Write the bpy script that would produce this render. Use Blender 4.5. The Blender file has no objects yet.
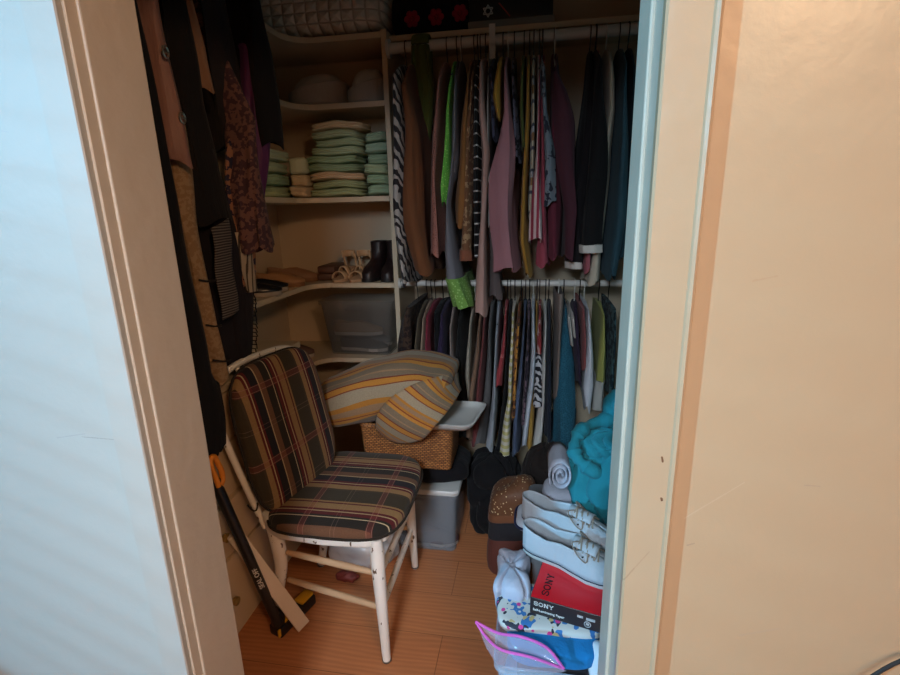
import bpy, bmesh, math, random
import numpy as np
from mathutils import Vector, Matrix, noise

S = bpy.context.scene
C = S.collection
random.seed(7)
PI = math.pi

# ------------------------------------------------------------------ camera
F_PX = 492.0
CAM_H = 1.45
def _n(v):
    v = np.array(v, float); return v / np.linalg.norm(v)
_U = -_n([498 - 450, 2225 - 337.5, F_PX])
_X = -_n([-2466 - 450, 283 - 337.5, F_PX]); _X = _n(_X - _U * (_X @ _U))
_Y = np.cross(_U, _X)
if _Y[2] < 0: _Y = -_Y
ROT = np.array([_X, _Y, _U])              # camera (right, down, forward) -> world
cam_d = bpy.data.cameras.new('camera'); cam = bpy.data.objects.new('camera', cam_d); C.objects.link(cam)
cam_d.sensor_width = 36.0; cam_d.lens = F_PX / 900 * 36; cam_d.clip_start = 0.02
m3 = np.stack([ROT[:, 0], -ROT[:, 1], -ROT[:, 2]], axis=1)
mw = Matrix([list(r) + [0] for r in m3] + [[0, 0, 0, 1]])
mw.translation = (0, 0, CAM_H)
cam.matrix_world = mw
S.camera = cam

def _ray(px, py): return ROT @ np.array([(px - 450) / F_PX, (py - 337.5) / F_PX, 1.0])
def at(px, py, Y):                         # point of the room on the plane y = Y
    r = _ray(px, py); t = Y / r[1]; return Vector((r[0] * t, Y, CAM_H + r[2] * t))
def atx(px, py, X):                        # ... on the plane x = X
    r = _ray(px, py); t = X / r[0]; return Vector((X, r[1] * t, CAM_H + r[2] * t))
def atz(px, py, Z):                        # ... on the plane z = Z
    r = _ray(px, py); t = (Z - CAM_H) / r[2]; return Vector((r[0] * t, r[1] * t, Z))

# ------------------------------------------------------------------ world, light, exposure
S.view_settings.view_transform = 'Standard'; S.view_settings.look = 'None'
S.view_settings.exposure = 0.2; S.view_settings.gamma = 1.0; S.view_settings.use_curve_mapping = False
w = bpy.data.worlds.new('world'); S.world = w; w.use_nodes = True
w.node_tree.nodes['Background'].inputs[0].default_value = (0.55, 0.75, 1.0, 1)
w.node_tree.nodes['Background'].inputs[1].default_value = 0.5

def area(name, loc, target, sx, sy, energy, col):
    l = bpy.data.lights.new(name, 'AREA'); l.shape = 'RECTANGLE'; l.size = sx; l.size_y = sy
    l.energy = energy; l.color = col
    o = bpy.data.objects.new(name, l); C.objects.link(o); o.location = loc
    o.rotation_euler = (Vector(target) - Vector(loc)).to_track_quat('-Z', 'Y').to_euler()
    return o
area('window_daylight', (-4.0, -2.6, 2.3), (-0.6, 0.7, 0.95), 0.16, 0.16, 370, (0.22, 0.65, 1.0))
rl = area('closet_fill_light', (-0.3, -1.3, 2.16), (-0.28, 1.35, 0.5), 0.5, 0.5, 9.0, (0.74, 0.87, 1.0))  # added fill light aimed into the closet; no rear window is built
rl.data.spread = math.radians(66)
def point(name, loc, energy, col, r):
    l = bpy.data.lights.new(name, 'POINT'); l.energy = energy; l.color = col; l.shadow_soft_size = r
    o = bpy.data.objects.new(name, l); C.objects.link(o); o.location = loc; return o
point('room_lamp', (0.95, -0.8, 2.25), 49, (1.0, 0.60, 0.32), 0.12)

# ------------------------------------------------------------------ helpers
def lin(c):
    f = lambda v: (v / 12.92 if v <= 0.04045 else ((v + 0.055) / 1.055) ** 2.4)
    return tuple(f(x / 255.0) for x in c[:3]) + (1.0,)

MATS = {}
class NT:
    def __init__(s, name):
        s.m = bpy.data.materials.new(name); s.m.use_nodes = True; s.t = s.m.node_tree
        s.b = s.t.nodes['Principled BSDF']; s.out = s.t.nodes['Material Output']
    def n(s, typ, **k):
        nd = s.t.nodes.new(typ)
        for a, v in k.items(): setattr(nd, a, v)
        return nd
    def l(s, a, b): s.t.links.new(a, b)
    def math(s, op, a, b=None, c=None):
        nd = s.n('ShaderNodeMath', operation=op)
        for i, v in enumerate((a, b, c)):
            if v is None: continue
            if isinstance(v, (int, float)): nd.inputs[i].default_value = v
            else: s.l(v, nd.inputs[i])
        return nd.outputs[0]
    def coord(s, kind='Object'): return s.n('ShaderNodeTexCoord').outputs[kind]
    def mapped(s, kind='Object', sc=(1, 1, 1), rot=(0, 0, 0)):
        mp = s.n('ShaderNodeMapping'); s.l(s.coord(kind), mp.inputs[0])
        mp.inputs['Scale'].default_value = sc; mp.inputs['Rotation'].default_value = rot
        return mp.outputs[0]
    def ramp(s, fac, stops, const=False):
        r = s.n('ShaderNodeValToRGB'); e = r.color_ramp.elements
        if const: r.color_ramp.interpolation = 'CONSTANT'
        while len(e) < len(stops): e.new(0.5)
        for el, (p, c) in zip(e, stops): el.position = p; el.color = c if len(c) == 4 and max(c) <= 1 else lin(c)
        s.l(fac, r.inputs[0]); return r.outputs[0]
    def mix(s, fac, a, b):
        nd = s.n('ShaderNodeMix', data_type='RGBA')
        if isinstance(fac, (int, float)): nd.inputs[0].default_value = fac
        else: s.l(fac, nd.inputs[0])
        for i, v in ((6, a), (7, b)):
            if isinstance(v, (tuple, list)): nd.inputs[i].default_value = v if len(v) == 4 else lin(v)
            else: s.l(v, nd.inputs[i])
        return nd.outputs[2]
    def noise(s, scale, detail=3, vec=None, rough=.5):
        nd = s.n('ShaderNodeTexNoise'); nd.inputs['Scale'].default_value = scale; nd.inputs['Detail'].default_value = detail
        nd.inputs['Roughness'].default_value = rough
        s.l(vec if vec is not None else s.coord(), nd.inputs['Vector']); return nd.outputs['Fac']
    def bump(s, h, strength=.3, dist=.01):
        b = s.n('ShaderNodeBump'); b.inputs['Strength'].default_value = strength; b.inputs['Distance'].default_value = dist
        s.l(h, b.inputs['Height']); s.l(b.outputs[0], s.b.inputs['Normal'])
    def fin(s, col=None, rough=.7, metal=0.0, spec=None):
        if col is not None:
            if isinstance(col, (tuple, list)): s.b.inputs['Base Color'].default_value = col if len(col) == 4 else lin(col)
            else: s.l(col, s.b.inputs['Base Color'])
        s.b.inputs['Roughness'].default_value = rough; s.b.inputs['Metallic'].default_value = metal
        if spec is not None: s.b.inputs['Specular IOR Level'].default_value = spec
        return s.m

def plain(name, col, rough=.6, metal=0, var=.08, vs=6.0, bump=0, bs=80, spec=None):
    """one colour with a little mottled wear"""
    if name in MATS: return MATS[name]
    t = NT(name); c = lin(col)
    d = tuple(x * (1 - var * 1.6) for x in c[:3]) + (1,)
    o = t.mix(t.noise(vs, 4), c, d)
    if bump: t.bump(t.noise(bs, 2), bump, .004)
    MATS[name] = t.fin(o, rough, metal, spec); return MATS[name]

def cloth(name, col, pat=None, col2=(230, 225, 215), s=40.0, col3=None, th=.5, axis='Z', dist=0.0, rough=.92):
    """fabric: solid / stripe / print / zebra / dots / floral"""
    if name in MATS: return MATS[name]
    t = NT(name)
    if not name.startswith(('towel', 'turq', 'white', 'bright', 'grey_felt', 'red_petals')):       # worn, washed-out dyes
        g_ = sum(col) / 3; col = tuple((c_ * .80 + g_ * .20) * .94 for c_ in col)
        g_ = sum(col2) / 3; col2 = tuple((c_ * .85 + g_ * .15) * .94 for c_ in col2)
    c = lin(col); c2 = lin(col2)
    base = t.mix(t.noise(9, 4), c, tuple(x * .80 for x in c[:3]) + (1,))
    if pat == 'stripe':
        v = t.mapped('Object')
        if dist:
            nz = t.n('ShaderNodeTexNoise'); nz.inputs['Scale'].default_value = 7
            t.l(t.coord(), nz.inputs['Vector'])
            ad = t.n('ShaderNodeVectorMath', operation='MULTIPLY_ADD'); t.l(nz.outputs['Color'], ad.inputs[0])
            ad.inputs[1].default_value = (dist,) * 3; t.l(v, ad.inputs[2]); v = ad.outputs[0]
        sp = t.n('ShaderNodeSeparateXYZ'); t.l(v, sp.inputs[0])
        fr = t.math('FRACT', t.math('MULTIPLY', sp.outputs[axis], s))
        base = t.mix(t.math('GREATER_THAN', fr, th), base, c2)
        if col3:
            fr2 = t.math('FRACT', t.math('MULTIPLY', sp.outputs[axis], s / 2))
            base = t.mix(t.math('MULTIPLY', t.math('GREATER_THAN', fr2, .55), t.math('LESS_THAN', fr2, .68)), base, lin(col3))
    elif pat == 'zebra':
        wv = t.n('ShaderNodeTexWave'); wv.inputs['Scale'].default_value = s; wv.inputs['Distortion'].default_value = 9
        wv.inputs['Detail'].default_value = 2; wv.inputs['Detail Scale'].default_value = 1.2
        wv.bands_direction = 'DIAGONAL'; t.l(t.coord(), wv.inputs['Vector'])
        base = t.mix(t.math('GREATER_THAN', wv.outputs['Fac'], th), base, c2)
    elif pat == 'print':
        base = t.mix(t.math('GREATER_THAN', t.noise(s, 2), th), base, c2)
        if col3: base = t.mix(t.math('GREATER_THAN', t.noise(s * 1.7, 1), th + .08), base, lin(col3))
    elif pat == 'dots':
        vo = t.n('ShaderNodeTexVoronoi'); vo.inputs['Scale'].default_value = s; t.l(t.coord(), vo.inputs['Vector'])
        base = t.mix(t.math('LESS_THAN', vo.outputs['Distance'], th), base, c2)
        if col3:
            base = t.mix(t.math('LESS_THAN', vo.outputs['Distance'], th * .5), base, lin(col3))
    elif pat == 'lace':
        vo = t.n('ShaderNodeTexVoronoi', feature='DISTANCE_TO_EDGE'); vo.inputs['Scale'].default_value = s; t.l(t.coord(), vo.inputs['Vector'])
        base = t.mix(t.math('LESS_THAN', vo.outputs['Distance'], th), base, c2)
    fd = t.noise(1.0, 3, t.mapped('Object', (46, 46, 5)), .6)
    t.bump(t.math('ADD', t.math('MULTIPLY', t.noise(160, 2), .12), fd), .42, .010)
    t.b.inputs['Sheen Weight'].default_value = .04
    MATS[name] = t.fin(base, rough, 0, .2); return MATS[name]

def bands(name, stops, axis, period, cross=None, cax=None, cper=.2, kind='Object', off=0.0, rough=.92):
    """a woven run of stripes given as (start, colour) over one period, with optional thin cross lines"""
    if name in MATS: return MATS[name]
    t = NT(name); sp = t.n('ShaderNodeSeparateXYZ'); t.l(t.coord(kind), sp.inputs[0])
    fr = t.math('FRACT', t.math('ADD', t.math('MULTIPLY', sp.outputs[axis], 1.0 / period), 10.0 + off))
    col = t.ramp(fr, stops, True)
    if cross:
        f2 = t.math('FRACT', t.math('ADD', t.math('MULTIPLY', sp.outputs[cax], 1.0 / cper), 10.35))
        for p0, p1, cc, a in cross:
            k = t.math('MULTIPLY', t.math('MULTIPLY', t.math('GREATER_THAN', f2, p0), t.math('LESS_THAN', f2, p1)), a)
            col = t.mix(k, col, lin(cc))
    nz = t.noise(220, 2); col = t.mix(t.math('MULTIPLY', nz, .35), col, (12, 10, 8))
    t.bump(nz, .3, .002)
    t.b.inputs['Sheen Weight'].default_value = .1
    MATS[name] = t.fin(col, rough, 0, .15); return MATS[name]

def clear(name, tint=(200, 210, 215), alpha=.25, rough=.15):
    """thin clear plastic"""
    if name in MATS: return MATS[name]
    t = NT(name); t.fin(tint, rough, 0, .5)
    tr = t.n('ShaderNodeBsdfTransparent'); mx = t.n('ShaderNodeMixShader'); mx.inputs[0].default_value = alpha
    t.l(tr.outputs[0], mx.inputs[1]); t.l(t.b.outputs[0], mx.inputs[2]); t.l(mx.outputs[0], t.out.inputs[0])
    MATS[name] = t.m; return t.m

LOC = {}
def new_bm(): 
    b = bmesh.new(); b.loops.layers.uv.new('UVMap'); return b
def obj(name, bm, mat, parent=None, smooth=True, loc=None, mods=None):
    me = bpy.data.meshes.new(name)
    bmesh.ops.recalc_face_normals(bm, faces=bm.faces)
    if parent is not None: base = LOC[parent.name]
    elif loc is not None: base = Vector(loc)
    else:
        xs = [v.co for v in bm.verts]
        mn = [min(v[i] for v in xs) for i in range(3)]; mx = [max(v[i] for v in xs) for i in range(3)]
        base = Vector(((mn[0] + mx[0]) / 2, (mn[1] + mx[1]) / 2, mn[2]))
    bmesh.ops.translate(bm, verts=bm.verts, vec=-base)
    for f in bm.faces: f.smooth = smooth
    bm.to_mesh(me); bm.free()
    for mt in (mat if isinstance(mat, (list, tuple)) else [mat]): me.materials.append(mt)
    o = bpy.data.objects.new(name, me); C.objects.link(o)
    LOC[o.name] = base
    if parent is not None: o.parent = parent
    else: o.location = base
    if smooth and (mods or {}).get('auto', True):
        try: me.set_sharp_from_angle(angle=math.radians(42))
        except Exception: pass
    mods = mods or {}
    if 'solid' in mods:
        md = o.modifiers.new('thick', 'SOLIDIFY'); md.thickness = mods['solid']; md.offset = mods.get('off', 0)
    if 'sub' in mods:
        md = o.modifiers.new('smooth', 'SUBSURF'); md.levels = md.render_levels = mods['sub']
    return o
def tag(o, label, cat, group=None, kind=None):
    o['label'] = label; o['category'] = cat
    if group: o['group'] = group
    if kind: o['kind'] = kind
    return o
def thing(name, label, cat, loc, group=None):
    o = bpy.data.objects.new(name, None); C.objects.link(o); o.location = loc; o.empty_display_size = .05
    LOC[o.name] = Vector(loc); return tag(o, label, cat, group)
def struct(name, bm, mat, smooth=False, parent=None, kind=True):
    o = obj(name, bm, mat, parent, smooth)
    if parent is None: o['kind'] = 'structure'
    return o

def box(bm, lo, hi, bev=0.0, seg=2, M=None):
    lo, hi = Vector(lo), Vector(hi)
    r = bmesh.ops.create_cube(bm, size=1.0)
    vs = r['verts']
    for v in vs: v.co = Vector([(lo[i] + hi[i]) / 2 + v.co[i] * (hi[i] - lo[i]) for i in range(3)])
    if bev:
        es = list({e for v in vs for e in v.link_edges})
        q = bmesh.ops.bevel(bm, geom=es, offset=bev, segments=seg, affect='EDGES', profile=.5)
        vs = list({v for f in q['faces'] for v in f.verts} | {v for v in vs if v.is_valid})
    if M is not None:
        for v in vs: v.co = M @ v.co
    return vs
def obox(bm, c, s, rz=0, rx=0, ry=0, bev=0.0, seg=2):
    M = Matrix.Translation(c) @ Matrix.Rotation(rz, 4, 'Z') @ Matrix.Rotation(ry, 4, 'Y') @ Matrix.Rotation(rx, 4, 'X')
    h = Vector(s) / 2
    return box(bm, -h, h, bev, seg, M)
def loft(bm, rings, cap0=True, cap1=True, closed=True):
    """rings: lists of points with equal counts; writes UVs u along, v around"""
    uvl = bm.loops.layers.uv.verify()
    V = [[bm.verts.new(p) for p in r] for r in rings]
    n = len(rings[0]); m = len(rings)
    for i in range(m - 1):
        for j in range(n if closed else n - 1):
            k = (j + 1) % n
            f = bm.faces.new((V[i][j], V[i][k], V[i + 1][k], V[i + 1][j]))
            for lp, uv in zip(f.loops, ((i, j), (i, j + 1), (i + 1, j + 1), (i + 1, j))):
                lp[uvl].uv = (uv[0] / (m - 1), uv[1] / n)
    if closed and cap0: bm.faces.new(V[0][::-1])
    if closed and cap1: bm.faces.new(V[-1])
    return V
def tube(bm, pts, r, n=8, caps=True):
    pts = [Vector(p) for p in pts]; m = len(pts)
    rr = r if isinstance(r, (list, tuple)) else [r] * m
    T = [(pts[min(i + 1, m - 1)] - pts[max(i - 1, 0)]).normalized() for i in range(m)]
    up = Vector((0, 0, 1)) if abs(T[0].z) < .9 else Vector((1, 0, 0))
    N = (up - T[0] * up.dot(T[0])).normalized(); rings = []
    for i in range(m):
        N = (N - T[i] * N.dot(T[i])).normalized(); B = T[i].cross(N)
        rings.append([pts[i] + (N * math.cos(2 * PI * k / n) + B * math.sin(2 * PI * k / n)) * rr[i] for k in range(n)])
    loft(bm, rings, caps, caps)
def curve_pts(P, n=24):
    """smooth path through points (Catmull-Rom)"""
    P = [Vector(p) for p in P]; Q = [P[0] * 2 - P[1]] + P + [P[-1] * 2 - P[-2]]; out = []
    segs = len(P) - 1
    for i in range(n + 1):
        t = i / n * segs; k = min(int(t), segs - 1); u = t - k
        a, b, c, d = Q[k:k + 4]
        out.append(.5 * ((2 * b) + (c - a) * u + (2 * a - 5 * b + 4 * c - d) * u * u + (3 * b - a - 3 * c + d) * u ** 3))
    return out
def sp(v, p): return math.copysign(abs(v) ** p, v)
def blob(bm, c, h, p=.6, nu=40, nv=24, amp=0.0, fr=6.0, seed=0, M=None, groove=None):
    """rounded cloth lump: superellipsoid with noise folds"""
    rings = []
    for i in range(nv + 1):
        a = -PI / 2 + PI * i / nv
        a = max(-PI / 2 + .02, min(PI / 2 - .02, a)); r = []
        for j in range(nu):
            t = 2 * PI * j / nu
            q = Vector((h[0] * sp(math.cos(t), p) * math.cos(a) ** p, h[1] * sp(math.sin(t), p) * math.cos(a) ** p, h[2] * sp(math.sin(a), p)))
            if groove: q.x *= 1 - groove[1] * abs(math.cos(PI * groove[0] * (q.z / h[2] + 1) / 2)) ** 3; q.y *= 1 - groove[1] * abs(math.cos(PI * groove[0] * (q.z / h[2] + 1) / 2)) ** 3
            if amp:
                d = noise.noise(q * fr + Vector((seed * 3.1, seed * 1.7, seed))) + .5 * noise.noise(q * fr * 2.3 + Vector((seed, 5, seed * 2)))
                q += q.normalized() * d * amp
            q = M @ q if M is not None else q
            r.append(Vector(c) + q)
        rings.append(r)
    loft(bm, rings)
def sheet(bm, fn, nu, nv):
    uvl = bm.loops.layers.uv.verify()
    V = [[bm.verts.new(fn(i / nu, j / nv)) for j in range(nv + 1)] for i in range(nu + 1)]
    for i in range(nu):
        for j in range(nv):
            f = bm.faces.new((V[i][j], V[i + 1][j], V[i + 1][j + 1], V[i][j + 1]))
            for lp, (a, b) in zip(f.loops, ((i, j), (i + 1, j), (i + 1, j + 1), (i, j + 1))): lp[uvl].uv = (a / nu, b / nv)
    return V
def prism(bm, poly, z0, z1, bev=0):
    a = [bm.verts.new((x, y, z0)) for x, y in poly]; b = [bm.verts.new((x, y, z1)) for x, y in poly]
    bm.faces.new(a[::-1]); bm.faces.new(b); n = len(poly)
    for i in range(n): bm.faces.new((a[i], a[(i + 1) % n], b[(i + 1) % n], b[i]))

# ------------------------------------------------------------------ setting
YF, YB = 0.68, 0.81                # front and back of the wall with the doorway
XL, XR = -0.647, 0.1376            # jambs
HEAD = 2.03
WALL_L, WALL_R, WALL_BK, CEIL = -1.35, 0.56, 2.5, 2.5
RX0, RX1, RY0 = -2.0, 2.3, -2.4    # the room in front

def wall_paint(name, col, marks=(), rough=.35, spec=.5, var=.05):
    t = NT(name); c = lin(col)
    base = t.mix(t.noise(2.2, 4), c, tuple(x * (1 - var) for x in c[:3]) + (1,))
    sx = t.n('ShaderNodeSeparateXYZ'); t.l(t.coord('Object'), sx.inputs[0])
    for (ax, az, bx, bz, wd, dc, al) in marks:       # scuffs: a segment on the wall
        dx, dz = bx - ax, bz - az; L2 = max(dx * dx + dz * dz, 1e-9)
        px = t.math('SUBTRACT', sx.outputs['X'], ax); pz = t.math('SUBTRACT', sx.outputs['Z'], az)
        h = t.math('ADD', t.math('MULTIPLY', px, dx / L2), t.math('MULTIPLY', pz, dz / L2))
        h = t.math('MINIMUM', t.math('MAXIMUM', h, 0.0), 1.0)
        qx = t.math('SUBTRACT', px, t.math('MULTIPLY', h, dx)); qz = t.math('SUBTRACT', pz, t.math('MULTIPLY', h, dz))
        d = t.math('SQRT', t.math('ADD', t.math('MULTIPLY', qx, qx), t.math('MULTIPLY', qz, qz)))
        d = t.math('ADD', d, t.math('MULTIPLY', t.math('SUBTRACT', t.noise(160, 3), .5), wd * 2.2))
        base = t.mix(t.math('MULTIPLY', t.math('LESS_THAN', d, wd), al), base, lin(dc))
    t.bump(t.noise(26, 4), .12, .01)
    return t.fin(base, rough, 0, spec)
def mk(px0, py0, px1, py1, wd, dc, al, O):
    a, b = at(px0, py0, YF), at(px1, py1, YF)
    return (a.x - O[0], a.z, b.x - O[0], b.z, wd, dc, al)
# right of the doorway: object origin lies at the wall panel's middle
wrx = (XR + RX1) / 2; wlx = (RX0 + XL) / 2
MK_R = [mk(755, 290, 788, 283, .0012, (170, 140, 110), .4, (wrx,)), mk(748, 281, 772, 276, .001, (160, 125, 95), .4, (wrx,)),
        mk(680, 518, 740, 482, .0009, (180, 155, 128), .5, (wrx,)), mk(800, 485, 815, 486, .001, (150, 125, 105), .5, (wrx,)),
        mk(735, 635, 775, 628, .001, (160, 140, 120), .5, (wrx,)), mk(683, 545, 690, 543, .001, (130, 110, 95), .5, (wrx,))]
MK_L = [mk(85, 437, 120, 440, .0009, (120, 120, 120), .5, (wlx,)), mk(60, 438, 88, 434, .0008, (140, 140, 140), .5, (wlx,)),
        mk(0, 130, 12, 132, .0008, (150, 150, 150), .4, (wlx,))]
wall_r = wall_paint('cream_wall_lamp_tint', (170, 144, 113), MK_R)  # lamp warmth put into the colour of the shared cream paint
wall_l = wall_paint('cream_wall_daylight_tint', (162, 160, 153), MK_L, rough=.5, spec=.2)  # same cream paint, with the cool daylight put into its colour
trim_m = wall_paint('cream_trim_paint', (182, 168, 150), rough=.4, spec=.3)
O_C = (XR + (at(710, 337, YF).x)) / 2
cas_m = wall_paint('cream_casing_lamp_tint', (168, 144, 115), [mk(655.5, 164, 656.5, 166, .0025, (105, 60, 30), .9, (O_C,)),
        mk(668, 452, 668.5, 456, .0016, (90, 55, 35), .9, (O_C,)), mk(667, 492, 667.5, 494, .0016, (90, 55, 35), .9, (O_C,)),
        mk(620, 585, 640, 562, .001, (140, 115, 90), .6, (O_C,)), mk(640, 562, 655, 545, .0009, (150, 120, 95), .5, (O_C,))], rough=.3)  # casing colour carries the warm lamp light as well
closet_m = wall_paint('closet_wall_paint', (196, 178, 152), rough=.6)
ceil_m = plain('ceiling_white', (215, 208, 198), .8)

def wall(name, lo, hi, m): b = new_bm(); box(b, lo, hi); return struct(name, b, m)
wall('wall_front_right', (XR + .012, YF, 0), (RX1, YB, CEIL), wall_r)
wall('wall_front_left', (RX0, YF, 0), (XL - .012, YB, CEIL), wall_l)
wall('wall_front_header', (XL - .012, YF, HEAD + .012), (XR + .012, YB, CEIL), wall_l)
wall('wall_back', (WALL_L - .06, WALL_BK, 0), (WALL_R + .06, WALL_BK + .06, CEIL), closet_m)
wall('wall_left', (WALL_L - .06, YB, 0), (WALL_L, WALL_BK, CEIL), closet_m)
wall('wall_right', (WALL_R, YB, 0), (WALL_R + .06, WALL_BK, CEIL), closet_m)
wall('ceiling', (RX0 - .06, RY0 - .06, CEIL), (RX1 + .06, WALL_BK + .06, CEIL + .06), ceil_m)
wall('wall_room_right', (RX1, RY0, 0), (RX1 + .06, YF, CEIL), plain('room_wall', (214, 194, 168), .6))
wall('wall_room_rear', (RX0, RY0 - .06, 0), (RX1, RY0, CEIL), plain('room_wall', (214, 194, 168), .6))
# left wall of the room with its window
WY0, WY1, WZ0, WZ1 = -1.7, 0.15, 1.02, 2.25
b = new_bm(); rw = plain('room_wall', (214, 194, 168), .6)
box(b, (RX0 - .06, RY0, 0), (RX0, WY0, CEIL)); box(b, (RX0 - .06, WY1, 0), (RX0, YF, CEIL))
box(b, (RX0 - .06, WY0, 0), (RX0, WY1, WZ0)); box(b, (RX0 - .06, WY0, WZ1), (RX0, WY1, CEIL))
struct('wall_room_left', b, rw)
b = new_bm(); wm = plain('white_paint', (225, 222, 214), .4)
for z in (WZ0, WZ1): box(b, (RX0 - .05, WY0, z - .025), (RX0 - .01, WY1, z + .025))
for y in (WY0, WY1): box(b, (RX0 - .05, y - .025, WZ0), (RX0 - .01, y + .025, WZ1))
wn = struct('window_1', b, wm)
b = new_bm()
for k in range(23): obox(b, (RX0 - .03, (WY0 + WY1) / 2, WZ0 + .05 + k * .052), (.03, WY1 - WY0 - .06, .002), 0, 0, .12)
struct('blind_slats', b, wm, parent=wn)

# floor: laminate planks running across
t = NT('laminate_floor')
br = t.n('ShaderNodeTexBrick'); br.offset = .37; br.inputs['Scale'].default_value = 1.0
br.inputs['Brick Width'].default_value = 1.2; br.inputs['Row Height'].default_value = .19; br.inputs['Mortar Size'].default_value = .0012
br.inputs['Mortar'].default_value = lin((58, 32, 20)); br.inputs['Color1'].default_value = lin((214, 142, 94)); br.inputs['Color2'].default_value = lin((198, 124, 80))
t.l(t.coord(), br.inputs['Vector'])
g = t.noise(1.0, 5, t.mapped('Object', (5, 60, 1)), .6)
gg = t.noise(1.0, 3, t.mapped('Object', (1.5, 14, 1)), .55)
wv = t.n('ShaderNodeTexWave'); wv.bands_direction = 'Y'; wv.inputs['Scale'].default_value = 9; wv.inputs['Distortion'].default_value = 7; wv.inputs['Detail'].default_value = 3
wv.inputs['Detail Scale'].default_value = .6; t.l(t.mapped('Object', (.5, 2, 1)), wv.inputs['Vector'])
col = t.mix(t.math('MULTIPLY', g, .6), br.outputs['Color'], (132, 74, 46))
col = t.mix(t.math('MULTIPLY', gg, .5), col, (190, 132, 88))
col = t.mix(t.math('MULTIPLY', wv.outputs['Fac'], .22), col, (120, 66, 40))
t.fin(col, .38, 0, .4)
b = new_bm(); box(b, (RX0 - .06, RY0 - .06, -.05), (RX1 + .06, WALL_BK + .06, 0)); struct('floor', b, t.m)

# jambs with a stop strip, casings with an outer bead
def jamb(name, x, sgn):
    b = new_bm(); r = .006 if sgn > 0 else 0                       # the stop strip stands proud of the board
    x0, x1 = sorted((x + r, x + sgn * .0125)); box(b, (x0, YF - .004, 0), (x1, YB, HEAD), .001, 1)
    x0, x1 = sorted((x - sgn * (0 if sgn > 0 else .004), x + sgn * .008)); box(b, (x0, YF + (.052 if sgn > 0 else .016), 0), (x1, YB, HEAD - .005), .0025, 2)
    return struct(name, b, trim_m)
jamb('trim_1', XL, -1); jamb('trim_2', XR, 1)
b = new_bm(); box(b, (XL - .012, YF - .004, HEAD), (XR + .012, YB, HEAD + .012)); struct('trim_3', b, trim_m)
def casing(name, x, sgn, wd):
    b = new_bm()
    pr = [(0.004, 0), (0.004, .013), (.007, .016), (wd - .012, .018), (wd - .010, .021), (wd - .006, .023), (wd - .002, .020), (wd, .012), (wd, 0)]
    if sgn < 0: pr = [(0.004, 0), (0.004, .014), (.006, .016), (wd - .004, .016), (wd, .011), (wd, 0)]
    P = [(x + sgn * u, YF - d) for u, d in pr]
    if sgn > 0: P = P[::-1]
    prism(b, P, 0, HEAD + .06)
    return struct(name, b, cas_m if sgn > 0 else wall_paint('cream_casing_daylight_tint', (162, 158, 150), rough=.5, spec=.2), False)  # left casing: same paint, cooled in colour for the daylight
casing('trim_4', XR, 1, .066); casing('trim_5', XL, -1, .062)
b = new_bm(); box(b, (XL - .06, YF - .018, HEAD + .004), (XR + .064, YF, HEAD + .064), .003); struct('trim_6', b, trim_m)
b = new_bm(); box(b, (XR + .07, YF - .012, 0), (RX1, YF, .09), .003); struct('baseboard_front_right', b, trim_m)
b = new_bm(); box(b, (RX0, YF - .012, 0), (XL - .066, YF, .09), .003); struct('baseboard_front_left', b, trim_m)


# ------------------------------------------------------------------ corner shelving, dresser, rods
shelf_m = plain('shelf_cream_paint', (205, 188, 160), .5)
def shelf_poly(y0, grow=0.0):
    xf, yf, r = -1.045, 2.2, .11
    P = [(WALL_L + .002, y0), (xf, y0), (xf, yf - r)]
    for k in range(1, 9):
        a = PI - PI / 2 * k / 8                     # concave fillet towards the corner
        P.append((xf + r + r * math.cos(a), yf - r + r * math.sin(a)))
    P += [(-.642, yf), (-.642, WALL_BK - .002), (WALL_L + .002, WALL_BK - .002)]
    return P
SH = [(2.165, 1.655), (1.905, 1.655), (1.515, 1.655), (1.125, 1.655), (.755, 1.925)]
shelving = thing('corner_shelving', 'tall cream corner shelving with curved inner edges, five shelves of shoes and towels', 'shelves', (-1.0, 2.35, 0))
for z, y0 in SH:
    b = new_bm(); prism(b, shelf_poly(y0), z - .022, z); obj('shelf', b, shelf_m, shelving, False)
b = new_bm(); box(b, (-.64, 2.195, 0), (-.618, WALL_BK - .002, 2.172), .001, 1); obj('upright', b, shelf_m, shelving, False)
b = new_bm(); box(b, (WALL_L + .002, 1.633, .921), (-1.043, 1.653, 2.2), .001, 1); obj('upright', b, shelf_m, shelving, False)

dres_m = plain('dresser_cream_paint', (212, 190, 158), .45)
D = thing('dresser', 'low cream dresser with plain drawers against the left closet wall', 'dresser', (-1.17, 1.36, 0))
b = new_bm(); box(b, (WALL_L + .002, .84, .03), (-1.008, 1.885, .895)); box(b, (WALL_L + .02, .85, 0), (-1.02, 1.88, .03)); obj('body', b, dres_m, D, False)
b = new_bm(); box(b, (WALL_L + .002, .83, .893), (-.985, 1.9, .919), .002, 1); obj('top', b, shelf_m, D, False)
knob_m = plain('brass_knob', (170, 140, 80), .35, .6)
for z0, z1 in ((.045, .33), (.342, .525), (.545, .715), (.728, .885)):
    b = new_bm(); box(b, (-1.012, .86, z0), (-.99, 1.865, z1), .003, 2); d = obj('drawer', b, dres_m, D, False)
    for ky in (1.24, 1.62):
        zc = (z0 + z1) / 2
        b = new_bm(); tube(b, [(-.99, ky, zc), (-.982, ky, zc), (-.978, ky, zc), (-.966, ky, zc), (-.962, ky, zc)], [.006, .006, .014, .015, .008], 12)
        obj('knob', b, knob_m, d)

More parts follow.
